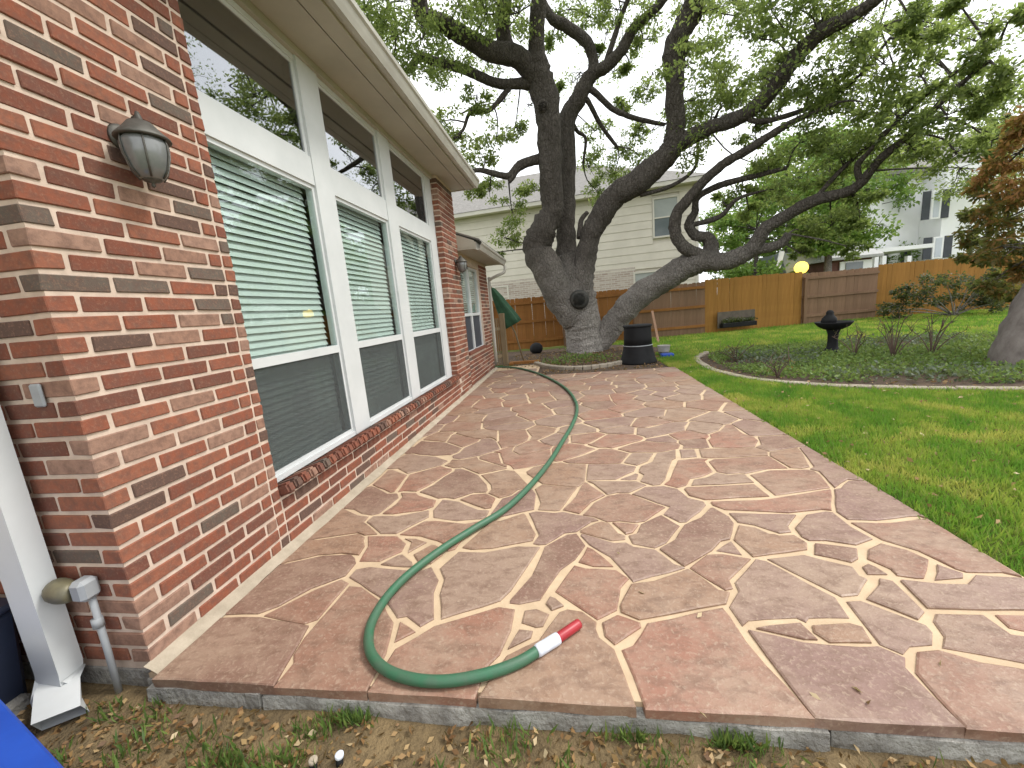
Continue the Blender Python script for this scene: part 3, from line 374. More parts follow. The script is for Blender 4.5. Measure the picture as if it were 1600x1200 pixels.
# rough concrete lip along the front, in broken lengths
lipx = [-1.84, -1.3, .752, XR(1.2)]
for i in range(len(lipx) - 1):
    a, b_ = lipx[i] + .006, lipx[i + 1] - .006; m = MB(); n_ = max(4, int((b_ - a) / .035)); R = random.Random(i)
    top = []; bot = []
    for k in range(n_ + 1):
        x = a + (b_ - a) * k / n_
        q = mnoise.noise(Vector((x * 2.2, i, 0))) * .016 + mnoise.noise(Vector((x * 9, i, 3))) * .006; top.append((x, 1.172 + q, -.046 + mnoise.noise(Vector((x * 5, 7, i))) * .012)); bot.append((x, 1.155 + q + R.uniform(-.003, .003), -.19))
    m.v = top + bot + [(v[0], 1.21, v[2]) for v in top]
    k1 = n_ + 1
    m.f = [(k, k + 1, k1 + k + 1, k1 + k)[::-1] for k in range(n_)] + [(2 * k1 + k, 2 * k1 + k + 1, k + 1, k)[::-1] for k in range(n_)] + [(0, k1, 2 * k1), (n_, 2 * k1 + n_, k1 + n_)]
    m.build('slab_lip', CONC, patio)
for si, P in enumerate(STONES):
    P = [(x / 1000, y / 1000) for x, y in P]; R = random.Random(si)
    front = [p[1] < 1.225 for p in P]
    Q = []
    for k in range(len(P)):      # chip the edges: add a jittered point on long sides
        a, b_ = P[k], P[(k + 1) % len(P)]; Q.append(a)
        L = math.hypot(b_[0] - a[0], b_[1] - a[1]); nn = int(L / .14)
        for j in range(1, nn + 1):
            t = j / (nn + 1); w = .0035
            Q.append((a[0] + (b_[0] - a[0]) * t + R.uniform(-w, w), a[1] + (b_[1] - a[1]) * t + R.uniform(-w, w)))
    cx = sum(p[0] for p in Q) / len(Q); cy = sum(p[1] for p in Q) / len(Q)
    zt = R.uniform(-.0015, .0025); tx, ty = R.uniform(-.003, .003), R.uniform(-.003, .003)
    n_ = len(Q); m = MB()
    def ins(p, d):
        v = Vector((cx - p[0], cy - p[1])); l = v.length or 1; return (p[0] + v.x / l * d, p[1] + v.y / l * d)
    isfr = [p[1] < 1.22 for p in Q]
    lo = [(p[0], p[1], -.045 if f else -.012) for p, f in zip(Q, isfr)]
    mid = [(p[0], p[1] + (R.uniform(-.005, .003) if f else 0), zt - .004 + (p[0] - cx) * tx + (p[1] - cy) * ty) for p, f in zip(Q, isfr)]
    top = [(*ins(p, .008), zt + (p[0] - cx) * tx + (p[1] - cy) * ty) for p in Q]
    m.v = lo + mid + top
    for k in range(n_):
        k2 = (k + 1) % n_; m.f += [(k, k2, n_ + k2, n_ + k), (n_ + k, n_ + k2, 2 * n_ + k2, 2 * n_ + k)]
    m.f.append(tuple(range(2 * n_, 3 * n_)))
    m.build('flagstone', STONE, patio)
# cream mortar fillet at the foot of the wall
cs = MB(); R = random.Random(3); yy = 1.20
ring = []
while yy < 9.9:
    w = R.uniform(.058, .075); ring.append((yy, w)); yy += .12
for k, (y, w) in enumerate(ring): cs.v += [(-1.862, y, .030), (-1.862 + w * .5, y, .016), (-1.862 + w, y, -.003)]
cs.f = [(3 * k + j, 3 * k + j + 1, 3 * k + j + 4, 3 * k + j + 3) for k in range(len(ring) - 1) for j in range(2)]
cs.build('mortar_fillet', CREAM, patio)

# ---------------------------------------------------------------- the brick house
house = thing('brick_house', 'red brick house with tall white-framed windows along the stone patio', 'house', (-1.86, 1.23, 0))
XW, YC, CH, BL, BH, BD, MJ = -1.86, 1.23, .0784, .2270, .0590, .09, .0190
ZB = .022
ZTOP = 3.50
w1 = MB()
w1.box((-2.06, 1.237, -.02), (XW - .007, 2.112, ZTOP))                      # near pier
w1.box((-2.06, 2.112, -.02), (XW - .007, 6.325, .335))                      # under the windows
w1.box((-2.06, 6.337, -.02), (XW - .007, 7.18, ZTOP))                       # far pier
w1.box((-5.6, 1.237, -.02), (-2.06, 1.43, ZTOP + .3))                       # return wall
w1.box((-5.6, -5.0, -.2), (-3.0, 1.236, ZTOP + .3))                       # unseen side block, added to shade the return wall
w1.box((-5.6, 7.0, 0), (-2.06, 7.18, ZTOP + .3))
w1.box((-5.6, 1.43, 0), (-5.45, 7.0, ZTOP + .3))
wall = w1.build('wall', MORTAR, house)
wing_x = -1.905
w2 = MB()
w2.box((-2.15, 7.18, -.02), (wing_x - .007, 7.36, 2.5)); w2.box((-2.15, 7.36, -.02), (wing_x - .007, 8.98, .60))
w2.box((-2.15, 8.98, -.02), (wing_x - .007, 9.85, 2.5)); w2.box((-2.15, 7.36, 2.33), (wing_x - .007, 8.98, 2.5))
w2.box((-5.6, 9.68, -.02), (-2.15, 9.85, 2.5))
wing_wall = w2.build('wing_wall', MORTAR, house)
fo = MB(); fo.box((-5.6, 1.228, -.35), (-1.862, 1.6, -.021)); fo.build('foundation', CONC, house)

# every brick is a chamfered block; meshes are shared by length
def brick_mesh(L, H, D, seed, bev=.0032):
    R = random.Random(seed); bm = bmesh.new(); bmesh.ops.create_cube(bm, size=1)
    for v in bm.verts: v.co = Vector((v.co.x * L, v.co.y * D, v.co.z * H)) + Vector([R.uniform(-.0028, .0028) for _ in range(3)])
    bmesh.ops.bevel(bm, geom=bm.edges[:], offset=bev, segments=1 if bev < .01 else 2, affect='EDGES')
    me = bpy.data.meshes.new('brick'); bm.to_mesh(me); bm.free(); me.materials.append(BRICK); return me
MESHES = {}
def bmesh_for(L, H, D):
    k = (round(L, 3), round(H, 3), round(D, 3)); l = MESHES.setdefault(k, [])
    if len(l) < 4: l.append(brick_mesh(L, H, D, len(MESHES) * 7 + len(l)))
    return random.choice(l)
bricks = []      # (center, rotz, L, H, D, parent)
def lay(cx, cy, cz, rz, L, H, D, par):
    j = random.uniform(-.0018, .0018)
    bricks.append([Vector((cx + (j if abs(rz) > .1 else 0), cy + (j if abs(rz) < .1 else 0), cz)), rz, L, H, D, par])
H90 = math.pi / 2
def face_x(Xf, y0, y1, k0, k1, par, first=None, off=0.0, zb=ZB):
    """running bond on a face looking along +X between y0 and y1"""
    for k in range(k0, k1):
        z = zb + CH * k + BH / 2
        y = y0 - ((BL + MJ) / 2 if (k + off) % 2 else 0)
        while y < y1 - .01:
            a, b_ = max(y, y0), min(y + BL, y1)
            if b_ - a > .03: lay(Xf - BD / 2, (a + b_) / 2, z, H90, b_ - a, BH, BD, par)
            y += BL + MJ
K = int((ZTOP - ZB) / CH)
for k in range(K + 1):           # near pier with its corner bond, header or stretcher at the corner in turn
    z = ZB + CH * k + BH / 2
    if z + BH / 2 > ZTOP + .01: continue
    y = YC
    if k % 2:                     # stretcher of the return wall shows its end here
        lay(XW - BL / 2, YC + BD / 2, z, 0, BL, BH, BD, wall); y = YC + BD + MJ
    while y < 2.035:
        b_ = min(y + BL, 2.038)
        if b_ - y > .03: lay(XW - BD / 2, (y + b_) / 2, z, H90, b_ - y, BH, BD, wall)
        y += BL + MJ
    lay(XW - BD / 2, 2.083, z, H90, .060, BH, BD, wall)
    x = XW - (BL + MJ if k % 2 else BD + MJ)
    while x > -2.98:
        lay(x - BL / 2, YC + BD / 2, z, 0, BL, BH, BD, wall); x -= BL + MJ
face_x(XW, 2.127, 6.40, 0, 4, wall)
for k in range(K + 1):           # far pier, its reveal shows the brick ends
    z = ZB + CH * k + BH / 2
    if z + BH / 2 > ZTOP + .01: continue
    if z > .36:
        y = 6.33
        if k % 2:
            lay(XW - BL / 2, 6.33 + BD / 2, z, 0, BL, BH, BD, wall); y = 6.33 + BD + MJ
    else: y = 6.41 + (.12 if k % 2 else 0)
    while y < 7.17:
        b_ = min(y + BL, 7.18)
        if b_ - y > .03: lay(XW - BD / 2, (y + b_) / 2, z, H90, b_ - y, BH, BD, wall)
        y += BL + MJ
face_x(wing_x, 7.19, 7.36, 0, 31, wing_wall); face_x(wing_x, 7.37, 8.97, 0, 7, wing_wall); face_x(wing_x, 8.985, 9.85, 0, 31, wing_wall)
def importance(b):
    c = b[0] + (Vector((BD / 2, 0, 0)) if b[1] else Vector((0, -BD / 2, 0)))
    p = project(c)
    if not p or not (-60 < p[0] < 1660 and -60 < p[1] < 1260): return 0
    nrm = Vector((1, 0, 0)) if b[1] else Vector((0, -1, 0)); v = Vector((0, 0, HCAM)) - c
    return b[2] * b[3] * max(.03, nrm.dot(v.normalized())) / v.length_squared
bricks.sort(key=importance, reverse=True)
rest = {}
cnt = {}
for i, (c, rz, L, Hh, D, par) in enumerate(bricks):
    lim = 300 
    if cnt.get('n', 0) < lim and importance((c, rz, L, Hh, D)) > 0:
        cnt['n'] = cnt.get('n', 0) + 1
        o = link('brick', bmesh_for(L, Hh, D), par); o.location = c - parent_loc(par); o.rotation_euler = (random.uniform(-.006, .006), random.uniform(-.004, .004), rz)
    else:
        m = rest.setdefault(par.name, (MB(), par))[0]
        hx, hy = (L / 2, D / 2) if not rz else (D / 2, L / 2)
        m.box((c.x - hx, c.y - hy, c.z - Hh / 2), (c.x + hx, c.y + hy, c.z + Hh / 2))
for m, par in rest.values(): tag(m.build('brickwork', BRICK, par), kind='stuff')

# sloping rowlock sill under the windows
sillm = [brick_mesh(.066, .075, .185, 900 + k, .014) for k in range(4)]
y = 2.150; sill = MB(); sill.box((-2.02, 2.115, .300), (-1.875, 6.322, .345)); sillp = sill.build('window_sill', MORTAR, house)
while y < 6.31:
    o = link('sill_brick', random.choice(sillm), sillp); o.location = Vector((-1.885, y, .372)) - parent_loc(sillp)
    o.rotation_euler = (math.radians(random.uniform(-2, 2)), 0, 0); o.rotation_mode = 'XYZ'
    o.rotation_euler = (math.radians(-17 + random.uniform(-1.5, 1.5)), 0, H90 + random.uniform(-.02, .02)); o.rotation_euler = o.rotation_euler
    y += .0795
# white window wall
XG = -1.985
bays = [(2.22, 3.20), (3.52, 4.55), (4.88, 6.02)]
fr = MB(); XO = -1.962
def fbox(y0, y1, z0, z1, x1=XO, x0=-2.05): fr.box((x0, y0, z0), (x1, y1, z1))
fbox(2.116, 2.195, .405, 3.44); fbox(6.05, 6.326, .405, 3.44)
fbox(3.225, 3.495, .405, 3.44, XO + .012); fbox(4.575, 4.855, .405, 3.44, XO + .012)
for (a, b_) in ((2.195, 3.225), (3.495, 4.575), (4.855, 6.05)):
    fbox(a, b_, .405, .432, XO + .004); fbox(a, b_, 2.50, 2.715, XO + .004); fbox(a, b_, 3.40, 3.44, XO - .004)
fr.build('window_frame', WHITE, house)
sillb = MB(); sillb.box((-2.02, 2.118, .395), (-1.955, 6.324, .404)); sillb.build('sill_nosing', WHITE, house)
slat_mesh = {}
for bi, (a, b_) in enumerate(bays):
    w = MB()
    for (y0, y1, z0, z1) in ((a - .024, a + .004, .433, 2.499), (b_ - .004, b_ + .024, .433, 2.499), (a, b_, .433, .46), (a, b_, 1.150, 1.212), (a, b_, 2.470, 2.499)):
        w.box((-2.03, y0, z0), (-1.972 if z0 != 1.150 else -1.966, y1, z1))
    win = w.build('window', WHITE, house)
    p = MB(); p.box((XG - .003, a + .004, 1.212), (XG + .003, b_ - .004, 2.470)); p.build('pane', GLASS, win)
    p = MB(); p.box((XG - .003, a + .004, .46), (XG + .003, b_ - .004, 1.150)); p.build('lower_pane', GLASS, win)
    p = MB(); p.box((-1.979, a + .004, .462), (-1.976, b_ - .004, 1.148)); p.build('solar_screen', SCREEN, win)
    sm = MB(); L = b_ - a - .03
    for sgn in (0,):
        tl = -math.radians(66); hw = .0280
        sm.add([(-hw * math.cos(tl), -L / 2, -hw * math.sin(tl)), (0, -L / 2, .0025), (hw * math.cos(tl), -L / 2, hw * math.sin(tl)),
                (-hw * math.cos(tl), L / 2, -hw * math.sin(tl)), (0, L / 2, .0025), (hw * math.cos(tl), L / 2, hw * math.sin(tl))],
               [(0, 1, 4, 3), (1, 2, 5, 4)])
    sme = sm.mesh('blind_slat', BLIND)
    z = .475
    while z < 2.465:
        o = link('blind_slat', sme, win); o.location = Vector((-2.062, (a + b_) / 2, z)) - parent_loc(win); o.rotation_euler = (0, random.uniform(-.07, .07), 0); z += .0485
    hw_ = MB(); hw_.box((XO - .088, a - .024, 2.716), (XO - .01, a + .012, 3.399)); hw_.box((XO - .088, b_ - .012, 2.716), (XO - .01, b_ + .024, 3.399))
    hw_.box((XO - .088, a + .012, 2.716), (XO - .012, b_ - .012, 2.738)); hw_.box((XO - .088, a + .012, 3.372), (XO - .012, b_ - .012, 3.399))
    hwin = hw_.build('transom_window', WHITE, house)
    p = MB(); p.box((XG - .003, a + .012, 2.738), (XG + .003, b_ - .012, 3.372)); p.build('pane', GLASS_DARK, hwin)
# room behind, dark
rm = MB()
rm.add([(-5.4, 1.45, 0), (-5.4, 6.98, 0), (-5.4, 6.98, 3.6), (-5.4, 1.45, 3.6), (-2.08, 1.45, 0), (-2.08, 6.98, 0), (-2.08, 6.98, 3.6), (-2.08, 1.45, 3.6)],
       [(0, 1, 2, 3), (4, 5, 1, 0), (3, 2, 6, 7), (0, 3, 7, 4), (1, 5, 6, 2)])
rm.build('room_interior', INTERIOR, house)
# header, soffit, fascia, gutter, roof of the tall part
s = MB(); s.box((-2.06, 2.05, 3.441), (-1.93, 6.40, 3.50)); s.build('header_board', TRIM, house)
Y0, Y1 = .30, 7.24  # near eave end lengthened out of view to shade the return wall
s = MB(); s.box((-5.7, Y0, 3.502), (-1.648, Y1, 3.53)); s.build('soffit', TRIM, house)
s = MB(); s.box((-5.7, -5.2, 3.503), (-2.40, Y0 - .001, 3.53)); s.build('shading_soffit', TRIM, house)  # unseen overhang beside the camera, added to darken the return wall
s = MB(); s.box((-1.632, Y0, 3.494), (-1.515, Y1, 3.53)); s.build('soffit_edge', TRIM, house)
s = MB(); s.box((-1.514, Y0, 3.488), (-1.49, Y1, 3.66)); s.box((-5.7, Y1 + .001, 3.49), (-1.49, Y1 + .025, 3.68)); s.build('fascia', TRIM, house)
gp = [(-1.489, 3.512), (-1.455, 3.500), (-1.420, 3.502), (-1.402, 3.545), (-1.388, 3.585), (-1.372, 3.60), (-1.368, 3.635), (-1.376, 3.636), (-1.380, 3.61), (-1.396, 3.594), (-1.412, 3.548), (-1.426, 3.512), (-1.455, 3.510), (-1.480, 3.52), (-1.480, 3.63), (-1.489, 3.63)]
s = MB(); s.prism(gp, 'y', Y0, Y1 + .03); s.build('gutter', GUTTER, house, bevel=0)
s = MB(); s.prism([(q[0], q[1]) for q in [(-1.488, 3.505), (-1.42, 3.503), (-1.37, 3.60), (-1.37, 3.634), (-1.488, 3.634)]], 'y', Y1 + .031, Y1 + .035); s.build('gutter_end_cap', GUTTER, house)
s = MB(); s.prism([(-1.44, 3.665), (-1.44, 3.69), (-5.7, 6.0), (-5.7, 5.96)], 'y', Y0 - .05, Y1 + .04); s.build('roof', ROOF, house)
s = MB(); s.prism([(-5.6, 3.53), (-1.7, 3.53), (-5.6, 5.7)], 'y', Y1 - .12, Y1); s.prism([(-5.6, 3.53), (-1.7, 3.53), (-5.6, 5.7)], 'y', 1.25, 1.35); s.build('gable', TRIM, house)
# low wing: window, eave, gutter, downspout
w = MB()
for (y0, y1, z0, z1) in ((7.36, 7.42, .62, 2.33), (8.92, 8.98, .62, 2.33), (8.10, 8.20, .62, 2.33), (7.42, 8.92, .62, .67), (7.42, 8.92, 2.28, 2.33), (7.42, 8.10, 1.34, 1.40), (8.20, 8.92, 1.34, 1.40)):
    w.box((-2.04, y0, z0), (-1.955, y1, z1))
win = w.build('window', WHITE, house)
for (y0, y1) in ((7.42, 8.10), (8.20, 8.92)):
    p = MB(); p.box((-1.99, y0, 1.40), (-1.984, y1, 2.28)); p.build('pane', GLASS, win)
    p = MB(); p.box((-1.99, y0, .67), (-1.984, y1, 1.34)); p.build('solar_screen', SHUTTER, win)
    bl = MB(); z = 1.42
    while z < 2.27: bl.box((-2.03, y0 + .01, z), (-2.026, y1 - .01, z + .03)); z += .045
    tag(bl.build('blind', BLIND, win), kind='stuff')
s = MB(); s.box((-2.2, 7.37, .605), (-1.875, 8.97, .66)); s.build('wing_sill', BRICK, house)
rm = MB(); rm.box((-2.6, 7.3, .3), (-2.2, 9.5, 2.45)); rm.build('wing_interior', INTERIOR, house)
s = MB(); s.box((-2.3, 7.19, 2.501), (-1.56, 10.0, 2.53)); s.build('wing_soffit', TRIM, house)
s = MB(); s.prism([(-1.56, 2.531), (-1.56, 2.64), (-1.95, 2.80), (-1.95, 2.531)], 'y', 7.184, 7.215); s.build('rake_board', TRIM, house)
s = MB(); s.box((-1.559, 7.19, 2.49), (-1.535, 10.0, 2.62)); s.build('wing_fascia', TRIM, house)
s = MB(); s.prism([(q[0] - .045, q[1] - 1.03) for q in gp], 'y', 7.185, 10.03); s.build('wing_gutter', GUTTER, house)
s = MB(); s.prism([(-1.46, 2.635), (-1.46, 2.66), (-5.7, 4.3), (-5.7, 4.26)], 'y', 7.19, 10.05); s.build('wing_roof', ROOF, house)
s = MB(); s.prism([(-5.6, 2.5), (-1.6, 2.53), (-5.6, 4.2)], 'y', 9.7, 9.84); s.build('wing_gable', TRIM, house)
s = MB(); s.tube(catmull([(-1.46, 9.98, 2.48), (-1.46, 9.98, 2.38), (-1.50, 9.96, 2.30), (-1.66, 9.92, 2.24), (-1.84, 9.90, 2.16), (-1.865, 9.90, 2.05), (-1.865, 9.90, .12)], 4), .036, 8); s.build('wing_downspout', GUTTER, house, True)

# ---------------------------------------------------------------- things fixed to the house
def lantern(y, z, x, label, sc=1.0):
    t = thing('wall_lantern', label, 'lantern', (x, y, z), group='wall lanterns on the brick piers'); t.scale = (.86, .86, .86)
    # plate against the wall
    m = MB(); m.tube([(x, y, z + .055), (x + .012, y, z + .055), (x + .022, y, z + .055)], [.062, .060, .042], 20); m.build('back_plate', BRONZE, t, True)
    m = MB(); m.tube(catmull([(x + .02, y, z + .055), (x + .06, y, z + .085), (x + .10, y, z + .13), (x + .125, y, z + .115)], 4), .010, 8); m.build('arm', BRONZE, t, True)
    cx = x + .125
    m = MB(); m.lathe([(.008, .155), (.014, .135), (.020, .115), (.050, .105), (.085, .062), (.112, .035), (.114, .028), (.108, .024), (.05, .03)], (cx, y, z), 24); m.build('cap', BRONZE, t, True)
    m = MB(); m.lathe([(.04, .028), (.090, .026), (.098, .0), (.094, -.05), (.076, -.115), (.050, -.155), (.030, -.162)], (cx, y, z), 24); m.build('glass', FROST, t, True)
    for k in range(6):
        a = k * math.pi / 3 + .3; d = Vector((math.cos(a), math.sin(a), 0)); c = Vector((cx, y, z)); m = MB()
        m.tube([c + d * .094 + Vector((0, 0, .026)), c + d * .101, c + d * .098 + Vector((0, 0, -.05)), c + d * .080 + Vector((0, 0, -.115)), c + d * .053 + Vector((0, 0, -.156))], .0045, 6)
        m.build('rib', BRONZE, t, True)
    m = MB(); m.lathe([(.004, -.195), (.010, -.185), (.006, -.175), (.036, -.165), (.044, -.155), (.03, -.15)], (cx, y, z), 16); m.build('finial', BRONZE, t, True)
    return t
lantern(1.645, 2.20, XW, 'weathered bronze lantern with ribbed glass on the near brick pier')
lantern(6.93, 2.24, XW, 'small far lantern on the brick pier beyond the tall windows')
# downspout at the return wall
t = thing('downspout', 'white metal downspout with a kicked-out foot beside the brick corner', 'downspout', (-2.220, 1.13, -.1))
m = MB()
def rect_sweep(m, pts, w, d, side=(1, 0, 0)):
    vs = []
    for (c, nrm) in pts:
        c = Vector(c); nv = Vector(nrm).normalized(); sx = Vector((1, 0, 0)) if nv.z < .12 else Vector(side)
        for q in ((-1, -1), (1, -1), (1, 1), (-1, 1)): vs.append(c + sx * q[0] * w / 2 + nv * q[1] * d / 2)
    fs = [(4 * i + k, 4 * i + (k + 1) % 4, 4 * i + 4 + (k + 1) % 4, 4 * i + 4 + k) for i in range(len(pts) - 1) for k in range(4)]
    m.add(vs, fs)
rect_sweep(m, [((-2.220, 1.155, 3.5), (0, 1, 0)), ((-2.220, 1.155, .06), (0, 1, 0)), ((-2.220, 1.150, .02), (0, 1, .2))], .125, .085)
m.build('pipe', WHITE, t)
m = MB(); rect_sweep(m, [((-2.220, 1.152, .035), (0, 1, .1)), ((-2.211, 1.135, .0), (-.35, .75, .5)), ((-2.170, 1.10, -.022), (-.3, .35, .9)), ((-2.065, 1.035, -.048), (.30, -.40, .85))], .138, .080, (.80, .60, 0))
m.build('elbow', WHITE, t)
for z in (1.7, 2.9):
    m = MB(); m.box((-2.287, 1.107, z), (-2.153, 1.225, z + .03)); m.build('strap', WHITE, t)
t = thing('splash_block', 'pale concrete splash block on the dirt below the downspout', 'block', (-2.35, .98, -.1))
m = MB(); m.box((-2.72, .80, -.13), (-2.36, 1.13, -.045)); m.build('block', CONC, t, bevel=.015)
# outlet and conduit
t = thing('conduit', 'grey pipe running down from a round brass fitting at the brick corner', 'pipe', (-2.0, 1.19, -.1))
m = MB(); m.tube([(-2.012, 1.198, .36), (-2.014, 1.197, .1), (-2.02, 1.195, -.14)], .0125, 10); m.build('pipe', PVC, t, True)
m = MB(); m.tube([(-2.016, 1.195, .265), (-2.016, 1.195, .225)], .020, 10); m.build('coupling', PVC, t, True)
m = MB(); m.box((-2.045, 1.150, .365), (-1.978, 1.222, .455)); m.build('outlet_cap', PVC, t, bevel=.015)
m = MB(); m.tube(catmull([(-2.135, 1.20, .41), (-2.115, 1.17, .415), (-2.08, 1.165, .41), (-2.05, 1.175, .405)], 4), [.02, .034, .042, .046, .048, .048, .047, .046, .045, .044, .042, .038, .03], 16); m.build('fitting', OLIVE, t, True)
m = MB(); m.box((-2.035, 1.215, 1.165), (-1.985, 1.229, 1.255)); tag(m.build('wall_tag', PVC, None, bevel=.006), 'small white plastic cover on the shaded brick return', 'cover')
# ---------------------------------------------------------------- foliage helper
def leaf_mesh(name, mat, P, D, size, tone, width=.5, fold=.12):
    """P: (n,3) leaf bases, D: (n,3) leaf axes; each leaf is a small folded diamond"""
    n = len(P); D = D / np.linalg.norm(D, axis=1, keepdims=True)
    r = rng.normal(size=(n, 3)); S = np.cross(D, r); S /= np.linalg.norm(S, axis=1, keepdims=True) + 1e-9
    U = np.cross(S, D); size = np.asarray(size).reshape(-1, 1) * np.ones((n, 1))
    a = P; b = P + D * size * .5 + S * size * width * .5 + U * size * fold; c = P + D * size; d = P + D * size * .5 - S * size * width * .5 + U * size * fold
    V = np.stack([a, b, c, d], 1).reshape(-1, 3).astype(np.float32)
    me = bpy.data.meshes.new(name); me.vertices.add(4 * n); me.vertices.foreach_set('co', V.ravel())
    me.loops.add(4 * n); me.loops.foreach_set('vertex_index', np.arange(4 * n, dtype=np.int32))
    me.polygons.add(n); me.polygons.foreach_set('loop_start', np.arange(0, 4 * n, 4, dtype=np.int32))
    at_ = me.attributes.new('tone', 'FLOAT', 'FACE'); at_.data.foreach_set('value', np.clip(tone, 0, 1).astype(np.float32))
    me.materials.append(mat); me.update(calc_edges=True); return me
def crown_points(clumps, per=1.0, sub=9, droop=.25):
    """clumps: (center, radius, n, tone) -> leaf bases, axes, tones, and twig tips"""
    P = []; D = []; T = []; tips = []
    for (c, r, n, tn) in clumps:
        c = np.array(c); k = max(4, int(sub * min(2.0, r / .6)))
        dirs = rng.normal(size=(k, 3)); dirs /= np.linalg.norm(dirs, axis=1, keepdims=True); rad = r * rng.uniform(.25, 1.0, (k, 1)) ** .6
        sc = c + dirs * rad * np.array([1, 1, .75]); tips.append((c, sc))
        m = max(4, int(n * per / k))
        for s_ in sc:
            sr = r * rng.uniform(.16, .34); q = rng.normal(size=(m, 3)) * sr * np.array([.62, .62, .42])
            P.append(s_ + q); dd = q + rng.normal(size=(m, 3)) * sr * .8; dd[:, 2] -= sr * droop; D.append(dd)
            T.append(np.clip(rng.normal(tn, .18, m) + rng.normal(0, .10), 0, 1))
    return np.concatenate(P), np.concatenate(D), np.concatenate(T), tips
def twig_mb(tips, nodes, r0=.016, link_all=True, seed=0):
    m = MB(); R = random.Random(seed); nodes = np.array(nodes)
    for c, sc in tips:
        d = np.linalg.norm(nodes - c, axis=1); a = nodes[d.argmin()]
        mid = (a + c) / 2 + np.array([R.uniform(-.2, .2), R.uniform(-.2, .2), R.uniform(-.1, .25)]) * min(1, d.min() / 2)
        m.tube(catmull([a, mid, c], 3), [r0 * 1.7, r0 * 1.55, r0 * 1.4, r0 * 1.3, r0 * 1.15, r0, r0 * .9], 5, cap=False)
        for s_ in sc:
            q = (c + s_) / 2 + np.array([R.uniform(-.06, .06), R.uniform(-.06, .06), R.uniform(-.02, .1)])
            m.tube([c, q, s_], [r0 * .7, r0 * .5, r0 * .25], 3, cap=False)
    return m

# ---------------------------------------------------------------- live oak
base = Vector((.50, 12.35, -.03))
oak = thing('live_oak_tree', 'huge old live oak with twisting dark limbs rising beyond the patio', 'tree', base)
NODES = []
def limb(name, pts, k=6, n=12, rough=.05, seed=0):
    """pts: (px, py, Y, width in px)"""
    P = []
    for (px, py, Y, w) in pts:
        p = at(px, py, Y); P.append((p.x, p.y, p.z, w / 2 * depth_of(p) / FPX))
    C = catmull(P, k)
    R = random.Random(seed)
    pp = [c[:3] for c in C]; rr = [max(.008, c[3]) * (1 + R.uniform(-.012, .012)) for c in C]
    for c in C: NODES.append(c[:3])
    m = MB(); m.tube(pp, rr, n, rough, seed=seed); return m.build(name, BARK, oak, True)
tp = [(916, 562, 12.3, 70), (915, 552, 12.3, 63), (914, 540, 12.3, 60), (912, 520, 12.3, 58), (909, 503, 12.3, 60), (902, 484, 12.3, 66), (894, 462, 12.3, 66), (890, 435, 12.3, 50), (887, 400, 12.35, 34)]
limb('trunk', tp, 8, 30, .05, 1)
for a in (10, 75, 140, 200, 255, 310):      # root flares
    d = Vector((math.cos(math.radians(a)), math.sin(math.radians(a)), 0)); m = MB()
    m.tube([base + d * .30 + Vector((0, 0, .42)), base + d * .40 + Vector((0, 0, .16)), base + d * .52 + Vector((0, 0, .0)), base + d * .66 + Vector((0, 0, -.12))], [.17, .16, .12, .06], 10, .05, seed=a)
    m.build('root', BARK, oak, True)
